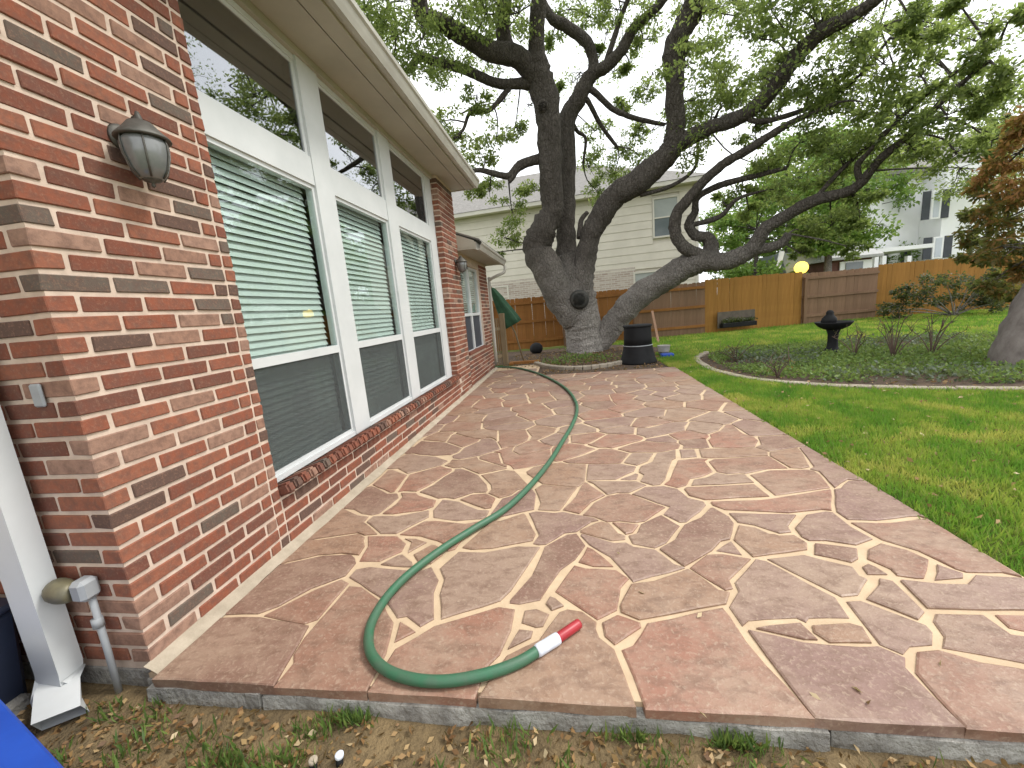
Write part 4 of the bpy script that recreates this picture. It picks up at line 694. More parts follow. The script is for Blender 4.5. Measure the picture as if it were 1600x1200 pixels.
LIMBS = [
 [(900, 500, 12.15, 46), (878, 466, 12.0, 50), (855, 420, 11.9, 48), (840, 388, 11.9, 46), (849, 357, 11.8, 40), (863, 327, 11.8, 35), (861, 282, 11.7, 36), (858, 222, 11.6, 36), (855, 165, 11.5, 40), (842, 118, 11.4, 42), (838, 75, 11.2, 26), (840, 20, 11.0, 24), (846, -60, 10.8, 20), (835, -150, 10.5, 14)],
 [(890, 455, 12.4, 42), (885, 400, 12.5, 33), (885, 330, 12.5, 27), (887, 260, 12.5, 26), (886, 190, 12.5, 27), (900, 161, 12.5, 26), (922, 120, 12.5, 22), (945, 105, 12.4, 18), (971, 79, 12.3, 18), (990, 45, 12.2, 15), (1024, 14, 12.0, 13), (1060, -30, 11.7, 9)],
 [(904, 470, 12.2, 44), (911, 425, 12.1, 35), (922, 372, 12.0, 31), (934, 345, 12.0, 34), (960, 308, 11.9, 36), (990, 289, 11.8, 38), (1022, 262, 11.7, 36), (1050, 232, 11.6, 33), (1055, 195, 11.5, 29), (1054, 131, 11.3, 28), (1054, 82, 11.2, 36), (1066, 45, 11.0, 32), (1082, 15, 10.9, 34), (1095, -40, 10.6, 26), (1120, -130, 10.2, 18)],
 [(1048, 232, 11.6, 30), (1067, 221, 11.5, 25), (1112, 199, 11.2, 22), (1161, 180, 10.9, 22), (1202, 146, 10.6, 24), (1240, 94, 10.3, 24), (1281, 52, 10.0, 23), (1330, 26, 9.7, 20), (1371, -2, 9.4, 16), (1430, -50, 9.0, 12)],
 [(928, 548, 12.3, 30), (946, 524, 12.25, 34), (964, 499, 12.2, 36), (990, 470, 12.0, 39), (1033, 440, 11.8, 38), (1073, 417, 11.6, 38), (1100, 408, 11.4, 34), (1126, 409, 11.2, 28), (1152, 402, 11.1, 27), (1176, 388, 11.0, 24), (1195, 358, 10.8, 20), (1225, 339, 10.6, 18), (1270, 314, 10.3, 18), (1319, 301, 10.0, 16), (1345, 286, 9.8, 14), (1375, 249, 9.5, 12), (1424, 207, 9.1, 10), (1480, 150, 8.7, 8), (1545, 95, 8.3, 6)],
 [(1104, 405, 11.4, 22), (1092, 398, 11.4, 19), (1072, 389, 11.35, 18), (1055, 365, 11.3, 18), (1057, 335, 11.25, 17), (1075, 312, 11.2, 16), (1097, 286, 11.1, 15), (1131, 256, 10.9, 14), (1169, 234, 10.7, 13), (1210, 207, 10.4, 11), (1250, 185, 10.1, 9), (1310, 160, 9.7, 6)],
 [(1108, 402, 11.45, 24), (1111, 385, 11.5, 22), (1104, 371, 11.5, 17), (1086, 367, 11.5, 15), (1076, 350, 11.5, 13), (1086, 331, 11.5, 11), (1090, 309, 11.45, 10), (1124, 290, 11.3, 10), (1180, 275, 11.0, 8), (1230, 262, 10.7, 6)],
 [(838, 122, 11.4, 34), (810, 90, 11.1, 30), (765, 80, 10.7, 28), (720, 54, 10.3, 26), (690, 36, 10.0, 25), (660, 24, 9.8, 25), (654, -10, 9.6, 22), (640, -60, 9.3, 16)],
 [(800, 88, 11.1, 22), (787, 56, 11.0, 23), (789, 0, 10.8, 22), (800, -70, 10.6, 16)],
 [(835, 128, 11.4, 22), (810, 131, 11.3, 16), (772, 129, 11.0, 14), (727, 109, 10.7, 14), (682, 97, 10.4, 13), (656, 90, 10.2, 12), (634, 112, 10.0, 9), (600, 120, 9.6, 6)],
 [(795, 138, 11.2, 9), (765, 172, 11.0, 7), (735, 176, 10.9, 6), (724, 202, 10.8, 5), (709, 217, 10.7, 4)],
 [(924, 118, 12.5, 18), (927, 94, 12.5, 16), (915, 64, 12.4, 17), (885, 41, 12.3, 17), (862, 28, 12.2, 15), (835, -20, 12.0, 11)],
 [(945, 105, 12.4, 10), (952, 82, 12.4, 9), (967, 37, 12.4, 8), (980, 2, 12.3, 7), (1000, -40, 12.2, 5)],
 [(912, 138, 12.5, 12), (928, 143, 12.5, 10), (956, 169, 12.6, 9), (990, 184, 12.7, 8), (1039, 195, 12.8, 6)],
 [(908, 148, 12.5, 10), (920, 160, 12.55, 8), (934, 187, 12.8, 7), (949, 210, 13.0, 6), (964, 229, 13.1, 5)],
 [(888, 182, 12.5, 9), (902, 205, 12.9, 6), (915, 217, 13.1, 5), (911, 255, 13.2, 4)],
 [(860, 243, 11.7, 16), (842, 248, 11.7, 15), (812, 259, 11.6, 14), (795, 275, 11.5, 11), (768, 270, 11.4, 9), (746, 266, 11.3, 7), (715, 275, 11.2, 4)],
 [(812, 258, 11.6, 9), (800, 278, 11.5, 9), (795, 285, 11.5, 6)],
 [(905, 372, 12.1, 9), (908, 345, 12.3, 8), (918, 332, 12.4, 7)],
 [(1000, 305, 11.8, 7), (1050, 290, 11.7, 6), (1086, 262, 11.6, 5), (1090, 220, 11.5, 4)],
 [(1176, 390, 11.0, 18), (1200, 387, 10.9, 15), (1221, 380, 10.8, 14), (1232, 365, 10.7, 12)],
 [(1078, 352, 11.5, 8), (1124, 339, 11.4, 8), (1150, 312, 11.2, 6), (1185, 300, 11, 4)],
 [(1345, 288, 9.8, 9), (1340, 260, 9.7, 9), (1355, 240, 9.5, 7), (1420, 170, 9.0, 5)],
 [(1161, 180, 10.9, 9), (1190, 190, 10.7, 8), (1260, 170, 10.3, 7), (1330, 130, 9.8, 5), (1390, 60, 9.3, 4)],
 [(1270, 314, 10.3, 8), (1320, 260, 10.0, 7), (1390, 200, 9.4, 6), (1470, 130, 8.8, 5), (1560, 70, 8.2, 4)],
]
for i, L in enumerate(LIMBS): limb('limb' if L[0][3] > 12 else 'branch', L, 9 if L[0][3] > 12 else 5, 18 if L[0][3] > 12 else 8, .06, 10 + i)
# pruning scars
def scar(px, py, Y, r, label=None):
    p = at(px, py, Y); d = (Vector((0, 0, HCAM)) - p).normalized(); m = MB()
    m.tube([p - d * .14, p - d * .01, p + d * .03, p + d * .03, p + d * .005, p], [r * 1.35, r * 1.22, r * 1.02, r * .84, r * .74, r * .05], 18, .03); return m
sc_ = scar(905, 468, 11.55, .20); sc_.build('pruning_scar', simple('tarred_wound', (.03, .03, .026), (.055, .05, .042), .8, 9, .5, .01), oak, True)
sc_ = scar(848, 166, 11.16, .12); sc_.build('knot', BARK, oak, True)
OC = [(570,15,9,60,.6),(620,55,9.3,55,.55),(600,110,9.3,40,.5),(660,60,9.5,48,.5),(700,115,10,42,.5),(690,190,11,30,.7),(720,215,11,34,.75),(745,150,10.5,28,.55),(760,20,10,46,.5),(810,20,10.5,40,.5),(715,10,9.8,46,.55),
 (720,262,12,26,.75),(755,245,12,26,.7),(778,215,12,28,.6),(805,200,12.4,20,.55),(765,300,12.5,26,.55),(800,330,12.5,28,.5),(790,372,12.4,26,.5),(772,395,12.3,18,.55),(830,300,12.8,20,.55),(745,300,11.6,20,.7),(700,280,11.2,22,.7),
 (890,15,13,34,.45),(930,30,13,28,.45),(965,15,12.5,34,.45),(1005,60,12.5,30,.45),(1022,25,12,36,.45),(985,110,13,22,.4),(1010,140,13,30,.45),(975,165,13.4,20,.45),(930,205,14,24,.55),(960,232,14,30,.55),(1000,242,14,30,.5),(920,262,14.5,28,.55),(960,272,14.5,26,.55),(1000,205,14,20,.5),(870,135,13,12,.4),(862,60,12.6,18,.45),(935,300,14.5,22,.5),
 (1110,20,11,40,.5),(1150,25,11,42,.45),(1180,60,11,34,.45),(1105,80,12,38,.55),(1130,130,12,42,.65),(1095,160,12,34,.65),(1150,150,11.8,32,.6),(1090,195,12.5,26,.55),(1205,15,10,42,.4),(1250,15,9.6,44,.4),(1225,105,10.6,30,.5),(1262,150,10.2,42,.55),(1300,110,9.7,42,.5),(1330,65,9.3,34,.5),(1380,100,9,42,.55),(1300,180,10,46,.55),(1350,160,9.5,46,.5),(1400,180,9,46,.5),(1440,120,9,42,.55),(1450,60,8.8,34,.5),(1505,100,8.5,36,.5),(1480,180,8.5,42,.5),(1540,160,8.5,38,.5),(1585,115,8,32,.5),(1575,35,8,26,.5),(1420,25,8.5,28,.5),(1505,15,8.2,26,.5),
 (1250,222,10.5,42,.55),(1310,240,10.1,42,.55),(1370,228,9.8,42,.5),(1425,232,9.4,34,.5),(1495,240,9,40,.5),(1550,220,8.8,36,.5),(1200,250,11,30,.5),(1160,292,11.5,26,.5),(1220,300,11,36,.5),(1285,285,10.6,30,.5),(1340,318,10.1,30,.45),(1300,352,10.8,32,.45),(1258,362,11,26,.5),(1345,350,10.4,22,.45),(1335,388,10.8,18,.45),(1170,330,11.8,20,.5),(1130,312,12,16,.5),(1250,396,11,14,.5),
 (930,80,12.6,12,.5),(1180,120,11.2,24,.55),(1065,170,12.6,20,.55),(1220,170,10.8,30,.5),(1180,215,11.2,24,.5)]
clumps = []
for (px, py, Y, rp, tn) in OC:
    p = at(px, py, Y); r = rp * depth_of(p) / FPX; clumps.append((tuple(p), r, 520 + 860 * r * r, min(1, tn + .10)))
R = random.Random(77)
for k in range(46):           # the rest of the crown, above the frame
    px, py = R.uniform(520, 1560), R.uniform(-420, -30); p = at(px, py, R.uniform(8.0, 13.5))
    if p.z > 15: continue
    r = R.uniform(.7, 1.2); clumps.append((tuple(p), r, 300 + 420 * r * r, .5)); NODES.append(tuple(p - Vector((R.uniform(-.8, .8), R.uniform(-.5, .5), .9))))
for k in range(44):           # deeper layers of the right half
    p = at(R.uniform(1060, 1590), R.uniform(0, 330) , R.uniform(9.5, 13)); 
    px_, py_, _ = project(p)
    if py_ > 290 - abs(px_ - 1300) * .12: continue
    r = R.uniform(.4, .75); clumps.append((tuple(p), r, 460, R.uniform(.55, .85)))
for k in range(16):           # and of the left, over the roof
    p = at(R.uniform(560, 800), R.uniform(-10, 130), R.uniform(10, 12.5)); r = R.uniform(.4, .7); clumps.append((tuple(p), r, 360, R.uniform(.45, .7)))
for k in range(40):           # crown on the far side, thinner
    p = at(R.uniform(700, 1350), R.uniform(-60, 230), R.uniform(14, 17)); r = R.uniform(.5, .9)
    clumps.append((tuple(p), r, 130, .5)); NODES.append(tuple(p + Vector((R.uniform(-1.5, 1.5), -1.2, -.8))))
P, D, T, tips = crown_points(clumps, 1.0, 10)
cr_ = link('crown', leaf_mesh('crown', LEAF_OAK, P - np.array(base), D, rng.uniform(.035, .125, len(P)), T, .5), oak); tag(cr_, kind='stuff')
tw = twig_mb(tips, NODES, .014, seed=5); tag(tw.build('twigs', BARK, oak, True), kind='stuff')

# ---------------------------------------------------------------- tree bed and its kerb
def strip_poly(c, r, n=40, sq=1.0): return [(c[0] + r * math.cos(2 * math.pi * k / n), c[1] + sq * r * math.sin(2 * math.pi * k / n)) for k in range(n)]
sheet('tree_bed_soil', strip_poly((.25, 11.6), 2.25, 40, .98), -.020, SOIL)
sheet('bare_soil', [(-.76, 8.26), (1.2, 8.26), (2.1, 8.30), (2.3, 9.3), (1.6, 10.2), (-.76, 10.2)], -.024, SOIL)
kp = [gz(838, 566, .04), gz(846, 569, .04), gz(862, 572, .04), gz(885, 573.5, .04), (gz(910, 573, .04)), gz(935, 570.5, .04), gz(958, 567, .04), gz(975, 563, .04), gz(990, 556, .04)]
C = catmull(kp, 2); kerb = thing('tree_bed_edging', 'low curved pale stone edging around the foot of the oak', 'edging', (C[0][0], C[0][1], -.03))
for i in range(len(C) - 1):
    a, b_ = Vector(C[i]), Vector(C[i + 1]); d = (b_ - a).normalized(); m = MB(); a.z = b_.z = .01
    m.bar(a + d * .003, b_ - d * .003, .13, .10); m.build('edging_stone', EDGE, kerb, bevel=.015)
# leafy litter and low plants in the tree bed
def in_poly(x, y, P):
    r = False
    for i in range(len(P)):
        x1, y1 = P[i]; x2, y2 = P[i - 1]
        if (y1 > y) != (y2 > y) and x < (x2 - x1) * (y - y1) / (y2 - y1) + x1: r = not r
    return r
def scatter_leaves(name, mat, pts, size, up=.7, h=.1, label=None, cat=None, tone=(.5, .22)):
    pts = np.array(pts); n = len(pts); Dv = rng.normal(size=(n, 3)); Dv[:, 2] = np.abs(Dv[:, 2]) * up
    pts = pts + np.stack([np.zeros(n), np.zeros(n), rng.uniform(0, 1, n) ** 1.5 * h], 1)
    o = link(name, leaf_mesh(name, mat, pts, Dv, rng.uniform(size * .6, size * 1.4, n), rng.normal(tone[0], tone[1], n), .55)); return tag(o, label, cat, kind='stuff')
pts = []
for k in range(2600):
    a = R.uniform(0, 6.28); r = R.uniform(.6, 2.1); x, y = .25 + r * math.cos(a), 11.6 + r * math.sin(a)
    if math.sin(x * 2.3 + 1) + math.cos(y * 1.9) > .1 and y < 12.5: pts.append((x, y, -.02))
scatter_leaves('tree_bed_plants', LEAF_COVER, pts, .07, .8, .10, 'low green plants and litter around the base of the oak', 'ground cover', (.62, .25))
pts = [(R.uniform(-.7, 2.2), R.uniform(8.3, 10.4), -.015) for k in range(800)] + [(.25 + R.uniform(-2, 2), 11.4 + R.uniform(-2, 1.2), -.012) for k in range(1800)]
scatter_leaves('bed_leaf_litter', LEAF_DRY, pts, .05, .12, .01, 'brown fallen leaves on the bare soil before the oak', 'leaf litter', (.3, .2))

# ---------------------------------------------------------------- fence
FP = [(-2.7, 14.05), (4.72, 14.95), (8.2, 15.72), (10.95, 16.28), (14.2, 16.45), (19.5, 16.6)]
KIND = ['rails', 'smooth', 'rails', 'smooth', 'smooth']
LBL = ['brown board fence with exposed rails running behind the oak trunk', 'smooth orange cedar fence panel behind the wall planter', 'weathered brown fence panel with rails between two orange panels', 'plain orange cedar fence panel right of the birdbath', 'shaded orange fence panel behind the rust-leaved tree']
for i in range(5):
    a, b_ = Vector((*FP[i], 0)), Vector((*FP[i + 1], 0)); L = (b_ - a).length; d = (b_ - a) / L; nrm = Vector((d.y, -d.x, 0))   # towards the house
    f = thing('wooden_fence', LBL[i], 'fence', (a.x, a.y, -.03), group='panels of the back fence')
    mat = {'rails': W_BROWN, 'smooth': W_ORANGE}[KIND[i]]
    n_ = int(L / .146); me_l = []
    for v in range(4):
        m = MB(); hh = 1.80 + random.uniform(-.012, .012)
        m.add([(-.069, -.009, .02), (.069, -.009, .02), (.069, .009, .02), (-.069, .009, .02), (-.069, -.009, hh - .03), (.069, -.009, hh - .03), (.069, .009, hh - .03), (-.069, .009, hh - .03), (-.045, -.009, hh), (.045, -.009, hh), (.045, .009, hh), (-.045, .009, hh)],
              [(0,3,2,1),(0,1,5,4),(1,2,6,5),(2,3,7,6),(3,0,4,7),(4,5,9,8),(5,6,10,9),(6,7,11,10),(7,4,8,11),(8,9,10,11)])
        me_l.append((m.mesh('picket', mat), m.mesh('picket', W_RUST)))
    ang = math.atan2(d.y, d.x); extra = .10 if KIND[i] == 'smooth' else 0
    for k in range(n_):
        p = a + d * ((k + .5) * L / n_); rust = KIND[i] == 'rails' and p.x < 2.2
        o = link('picket', random.choice(me_l)[1 if rust else 0], f); o.location = (p.x - a.x, p.y - a.y, 0 + random.uniform(-.008, .008)); o.rotation_euler = (0, random.uniform(-.006, .006), ang)
        o.location = Vector(o.location) + nrm * random.uniform(-.003, .003)
        o.scale = (L / n_ / .1390, 1, 1 + extra * .4)
    side = 1 if KIND[i] == 'rails' else -1
    for z in (.28, .95, 1.60):
        m = MB(); m.bar(a + nrm * (.035 * side) + Vector((0, 0, z)), b_ + nrm * (.035 * side) + Vector((0, 0, z)), .045, .09); m.build('rail', W_RUST if (KIND[i] == 'rails' and i == 0) else mat, f)
    np_ = max(1, round(L / 2.44))
    for k in range(np_):
        p = a + d * (k * L / np_ + .05) + nrm * ((.105 if side > 0 else -.105)); m = MB(); m.box((p.x - .045, p.y - .045, -.1), (p.x + .045, p.y + .045, 1.62)); m.build('post', mat, f)
# gate beside the wing
gt = thing('gate_post', 'square old timber gate post beside the green umbrella', 'post', (-1.70, 10.25, -.03))
m = MB(); m.box((-1.76, 10.18, -.1), (-1.62, 10.32, 1.33)); m.build('post', W_GREY, gt, bevel=.01)
gate = thing('garden_gate', 'narrow timber gate between the house corner and the gate post', 'gate', (-1.9, 10.0, -.03))
for k in range(3):
    m = MB(); m.box((-1.86 + k * .033, 9.90 + k * .105, .03), (-1.842 + k * .033, 9.995 + k * .105, 1.22)); m.build('board', W_GREY, gate)
for z in (.25, .95):
    m = MB(); m.bar((-1.87, 9.9, z), (-1.765, 10.2, z), .03, .08); m.build('rail', W_GREY, gate)
# folded umbrella
um = thing('folded_umbrella', 'dark green folded patio umbrella leaning over the gate post', 'umbrella', (-1.55, 10.45, 0))
a, b_ = at(768, 450, 10.4), at(801, 508, 10.45)
ax = (b_ - a).normalized(); sd = ax.cross(Vector((0, 1, 0))).normalized(); fw = ax.cross(sd)
m = MB(); n_ = 20; prof = [(0, .03), (.06, .08), (.3, .16), (.6, .22), (.85, .27), (1.0, .29)]
Lu = (b_ - a).length
for t, r in prof:
    for k in range(n_):
        an = 2 * math.pi * k / n_; rr = r * (1 + .22 * math.cos(an * 5 + t * 2)); m.v.append(tuple(a + ax * (t * Lu) + sd * rr * math.cos(an) * .8 + fw * rr * math.sin(an) * .6))
m.f = [(i * n_ + k, i * n_ + (k + 1) % n_, (i + 1) * n_ + (k + 1) % n_, (i + 1) * n_ + k) for i in range(len(prof) - 1) for k in range(n_)] + [tuple(range(n_))[::-1], tuple((len(prof) - 1) * n_ + k for k in range(n_))]
m.build('canopy', UMB, um, True)
m = MB(); m.tube([a - ax * .08, b_ + Vector((.05, .02, -.2)), Vector((b_.x + .22, b_.y + .05, -.02))], .022, 8); m.build('pole', W_GREY, um, True)
# low raised bed edge and ball by the fence
m = MB(); m.box((-1.60, 10.30, -.03), (-.80, 10.42, .05)); m.box((-1.60, 10.2, -.02), (-1.5, 10.30, .04)); tag(m.build('timber_border', W_RUST, None), 'low reddish timber border at the end of the walkway', 'border')
sheet('side_bed_soil', [(-2.6, 10.4), (-.9, 10.4), (-1.0, 13.6), (-2.6, 13.6)], -.021, SOIL)
bp = gz(838, 545, .12); m = MB(); m.lathe([(.02, -.15), (.12, -.14), (.19, -.08), (.21, 0), (.19, .09), (.13, .16), (.05, .19), (.01, .20)], (bp.x, bp.y, .12), 18, .03); tag(m.build('round_pot', BLACKP, None, True), 'round black pot on the soil left of the oak trunk', 'pot')

# ---------------------------------------------------------------- black bin
bn = thing('compost_bin', 'black two-tier plastic bin flaring at the base beside the oak bed', 'bin', (1.50, 9.25, -.03)); c = (1.50, 9.25, -.02)
m = MB(); m.lathe([(.40, 0), (.40, .03), (.375, .10), (.34, .22), (.315, .36), (.31, .385)], c, 28); m.build('base', BLACKP, bn, True)
m = MB(); m.lathe([(.315, .386), (.318, .40), (.31, .405)], c, 28); m.build('seam_ring', PVC, bn, True)
m = MB(); m.lathe([(.305, .406), (.298, .55), (.292, .78), (.29, .80)], c, 28); m.build('upper_tier', BLACKP, bn, True)
m = MB(); m.lathe([(.305, .801), (.312, .81), (.312, .835), (.29, .85), (.10, .862)], c, 28); m.build('lid', BLACKP, bn, True)
q = gz(1022, 556, 0); m = MB(); m.lathe([(.10, 0), (.13, .12), (.15, .24), (.155, .25), (.14, .25), (.12, .05)], (q.x + .25, q.y + .1, -.02), 18); tag(m.build('flower_pot', simple('pale_clay', (.42, .40, .36), (.32, .30, .27), .8), None, True), 'pale small flower pot half hidden right of the black bin', 'pot')
m = MB(); pp = gz(1034, 557, 0); m.box((pp.x - .02, pp.y - .12, -.03), (pp.x + .26, pp.y + .10, .07)); tag(m.build('blue_tray', BLUE, None, bevel=.02), 'low blue tray on the grass beside the black bin', 'tray')
pk = thing('leaning_stake', 'thin weathered stake leaning against the brown fence by the bin', 'stake', gz(1028, 538, -.03))
a = gz(1029, 536, -.03); m = MB(); m.bar(a, at(1019, 486, 14.5), .075, .03, (0, 1, 0)); m.build('stake', W_BROWN, pk)

# ---------------------------------------------------------------- garden bed
BED = [(2.80, 9.35), (2.62, 8.7), (2.55, 7.6), (2.72, 6.75), (3.1, 6.15), (3.6, 5.72), (4.3, 5.42), (5.02, 5.16), (6.4, 4.85), (8.5, 4.6), (10.5, 5.2), (10.5, 9.6), (8.5, 10.2), (6.0, 10.55), (4.2, 10.5), (3.2, 10.0)]
sheet('garden_bed_soil', BED, -.022, SOIL)
ed = thing('garden_bed_edging', 'curving pale concrete edging between the lawn and planted bed', 'edging', (2.8, 9.35, -.03))
C = catmull([(*p, .0) for p in [(3.2, 10.0)] + BED[:10]], 3)
for i in range(len(C) - 1):
    a, b_ = Vector(C[i]), Vector(C[i + 1]); d = (b_ - a).normalized(); m = MB(); a.z = b_.z = -.012 + random.uniform(-.006, .006)
    m.bar(a + d * .002, b_ - d * .002, .125, .07); m.build('edging_stone', EDGE, ed, bevel=.012)
def patches(n, P, cond, z=-.02):
    xs_ = [p[0] for p in P]; ys_ = [p[1] for p in P]; o_ = []
    while len(o_) < n:
        x, y = R.uniform(min(xs_), max(xs_)), R.uniform(min(ys_), max(ys_))
        if in_poly(x, y, P) and cond(x, y): o_.append((x, y, z))
    return o_
f1 = lambda x, y: math.sin(x * 1.7 + y * .6) + math.sin(y * 2.3 - x * .8 + 1.2)
inner = [(2.95, 9.2), (2.80, 7.6), (3.0, 6.85), (3.8, 6.05), (5.1, 5.55), (8.5, 5.0), (10.2, 5.4), (10.2, 9.4), (8.4, 9.9), (6, 10.3), (4.2, 10.2), (3.2, 9.7)]
scatter_leaves('bed_ground_cover', LEAF_COVER, patches(27000, inner, lambda x, y: f1(x, y) > -1.3), .055, .9, .09, 'low leafy green ground cover filling the garden bed', 'ground cover', (.72, .25))
scatter_leaves('bed_grey_plants', LEAF_GREYGREEN, patches(4500, inner, lambda x, y: f1(x, y) < -.3 and x > 3.2), .06, .9, .16, 'grey-green leafy plants among the garden bed cover', 'plants', (.5, .25))
scatter_leaves('garden_bed_litter', LEAF_DRY, patches(1500, BED, lambda x, y: True, -.014), .05, .12, .01, 'brown fallen leaves on the garden bed soil', 'leaf litter', (.3, .2))
TWIG = simple('bare_twig_bark', (.13, .085, .06), (.09, .06, .045), .9, 20, 0)
def rose(px, py, h, n, label, seed, sp=.5):
    b0 = gz(px, py, -.02); t = thing('bare_shrub', label, 'shrub', b0, group='thin twiggy shrubs in the garden bed'); RR = random.Random(seed); tips_ = []
    m = MB()
    for k in range(n):
        a = RR.uniform(0, 6.28); d = Vector((math.cos(a), math.sin(a), 0)); l = RR.uniform(.6, 1) * h; s_ = RR.uniform(.3, 1) * sp
        p3 = b0 + d * s_ + Vector((0, 0, l)); p2 = b0 + d * s_ * .45 + Vector((0, 0, l * .62)); m.tube(catmull([b0, p2, p3], 4), [.011, .011, .010, .009, .008, .007, .006, .005, .004], 5)
        for j in range(3):
            e = p2.lerp(p3, RR.uniform(0, 1)); q = e + Vector((RR.uniform(-.16, .16), RR.uniform(-.16, .16), RR.uniform(.03, .2))); m.tube([e, q], [.005, .003], 4); tips_.append(q)
        tips_.append(p3)
    m.build('stems', TWIG, t, True)
    pts = np.array([tuple(q - b0 + Vector([RR.gauss(0, .05) for _ in range(3)])) for q in tips_ for _ in range(1)])
    tag(link('leaves', leaf_mesh('leaves', LEAF_RUST, pts, rng.normal(size=pts.shape), rng.uniform(.03, .055, len(pts)), rng.normal(.35, .2, len(pts)), .55), t), kind='stuff')
rose(1395, 560, .75, 9, 'twiggy red-tinged shrub right of the birdbath', 1)
rose(1455, 556, .7, 8, 'taller twiggy shrub between the birdbath and the right tree', 2)
rose(1335, 556, .5, 6, 'short bent twiggy shrub just right of the birdbath stem', 3)
rose(1150, 565, .35, 7, 'small twiggy shrub at the left tip of the garden bed', 4, .35)
rose(1215, 590, .3, 6, 'small twiggy shrub left of the birdbath near the edging', 5, .3)
# birdbath
bb = gz(1300, 551, -.02); bt = thing('birdbath', 'black birdbath on a tapered pedestal in the garden bed', 'birdbath', bb); c = tuple(bb)
m = MB(); m.lathe([(.17, 0), (.17, .03), (.13, .06), (.095, .12), (.085, .25), (.09, .38), (.115, .45), (.12, .47)], c, 20); m.build('pedestal', BLACKP, bt, True)
m = MB(); m.lathe([(.10, .46), (.16, .48), (.25, .53), (.305, .595), (.315, .625), (.30, .625), (.27, .60), (.15, .565), (.02, .56)], c, 28); m.build('bowl', BLACKP, bt, True)
m = MB(); q = bb + Vector((-.09, -.02, .64))
m.lathe([(.03, -.08), (.10, -.06), (.135, 0), (.12, .06), (.075, .11), (.06, .14), (.065, .17), (.04, .21), (.01, .22)], tuple(q), 16, .08); m.build('ornament', BLACKP, bt, True)
# wall planter on the fence
pl = thing('wall_planter', 'grey framed planter box with dark foliage set low on the orange fence', 'planter', at(1150, 512, 14.8))
a, b_ = at(1122, 0, 14.85), at(1186, 0, 15.05)
p0, p1 = Vector((5.1, 14.90, 0)), Vector((6.42, 15.19, 0)); d = (p1 - p0).normalized(); nr = Vector((d.y, -d.x, 0))
m = MB(); m.bar(p0 + nr * .04 + Vector((0, 0, .42)), p1 + nr * .04 + Vector((0, 0, .42)), .02, .56); m.build('back_panel', simple('grey_board', (.16, .13, .10), (.11, .09, .075), .9), pl)
m = MB(); m.bar(p0 + d * .06 + nr * .16 + Vector((0, 0, .24)), p1 - d * .06 + nr * .16 + Vector((0, 0, .24)), .20, .15); m.build('trough', BLACKP, pl, bevel=.01)
pts = np.array([tuple(p0 + d * R.uniform(.1, 1.25) + nr * R.uniform(.08, .24) + Vector((0, 0, .31 + abs(R.gauss(0, .06)))) - Vector(pl.location)) for _ in range(500)])
tag(link('foliage', leaf_mesh('foliage', LEAF_DARK, pts, rng.normal(size=pts.shape) + [0, 0, .6], rng.uniform(.05, .10, len(pts)), rng.normal(.3, .2, len(pts))), pl), kind='stuff')
# ---------------------------------------------------------------- neighbours beyond the fence
def at_z(px, py, z): return gz(px, py, z)
nb = None
pr = at(1092, 281, 20.0); ZE = pr.z; plf = at_z(705, 341, ZE)
dv = Vector((plf.x - pr.x, plf.y - pr.y, 0)).normalized(); nv = Vector((-dv.y, dv.x, 0))
if nv.y > 0: nv = -nv                                   # towards the camera
pr = Vector((pr.x, pr.y, 0)) - nv * 0.5; LW = 17.0      # wall line sits half a metre behind the eave
nb = thing('neighbour_house', 'two-storey cream siding house with grey roof behind the oak', 'house', (pr.x, pr.y, 0))
def NP(u, z, o=0.0): q = pr + dv * u + nv * o; return Vector((q.x, q.y, z))
def npan(m, u0, u1, z0, z1, o0, o1):
    m.add([NP(u0, z0, o0), NP(u1, z0, o0), NP(u1, z0, o1), NP(u0, z0, o1), NP(u0, z1, o0), NP(u1, z1, o0), NP(u1, z1, o1), NP(u0, z1, o1)],
          [(0,3,2,1),(4,5,6,7),(0,1,5,4),(1,2,6,5),(2,3,7,6),(3,0,4,7)]); return m
def uz(px, py):       # pixel -> (along wall, height) on the wall plane
    r = ray(px, py); t = (pr - Vector((0, 0, HCAM))).dot(nv) / r.dot(nv); q = Vector((0, 0, HCAM)) + r * t; return ((q - pr).dot(dv), q.z)
npan(MB(), 0, LW, -.2, ZE, -9, -.06).build('wall_core', SIDING, nb)
zb_ = uz(930, 424)[1]; uR = uz(992, 413)[0]
npan(MB(), uR, LW, 0, zb_, -.06, .02).build('limewashed_wall', WBRICK, nb)
wins = [(1023, 307, 1058, 370), (993, 421, 1060, 458), (774, 448, 792, 480)]
WR = []
for (x0, y0, x1, y1) in wins:
    ua, za = uz(x1, y0); ub, zb2 = uz(x0, y1); WR.append((min(ua, ub), max(ua, ub), min(za, zb2), max(za, zb2)))
zz = ZE - .12; ex = (ZE - zb_) / round((ZE - zb_) / .37); z = zb_; 
def blocked(z0, z1): return [(w[0] - .09, w[1] + .09) for w in WR if not (w[3] + .05 < z0 or w[2] - .05 > z1)]
z = 1.0
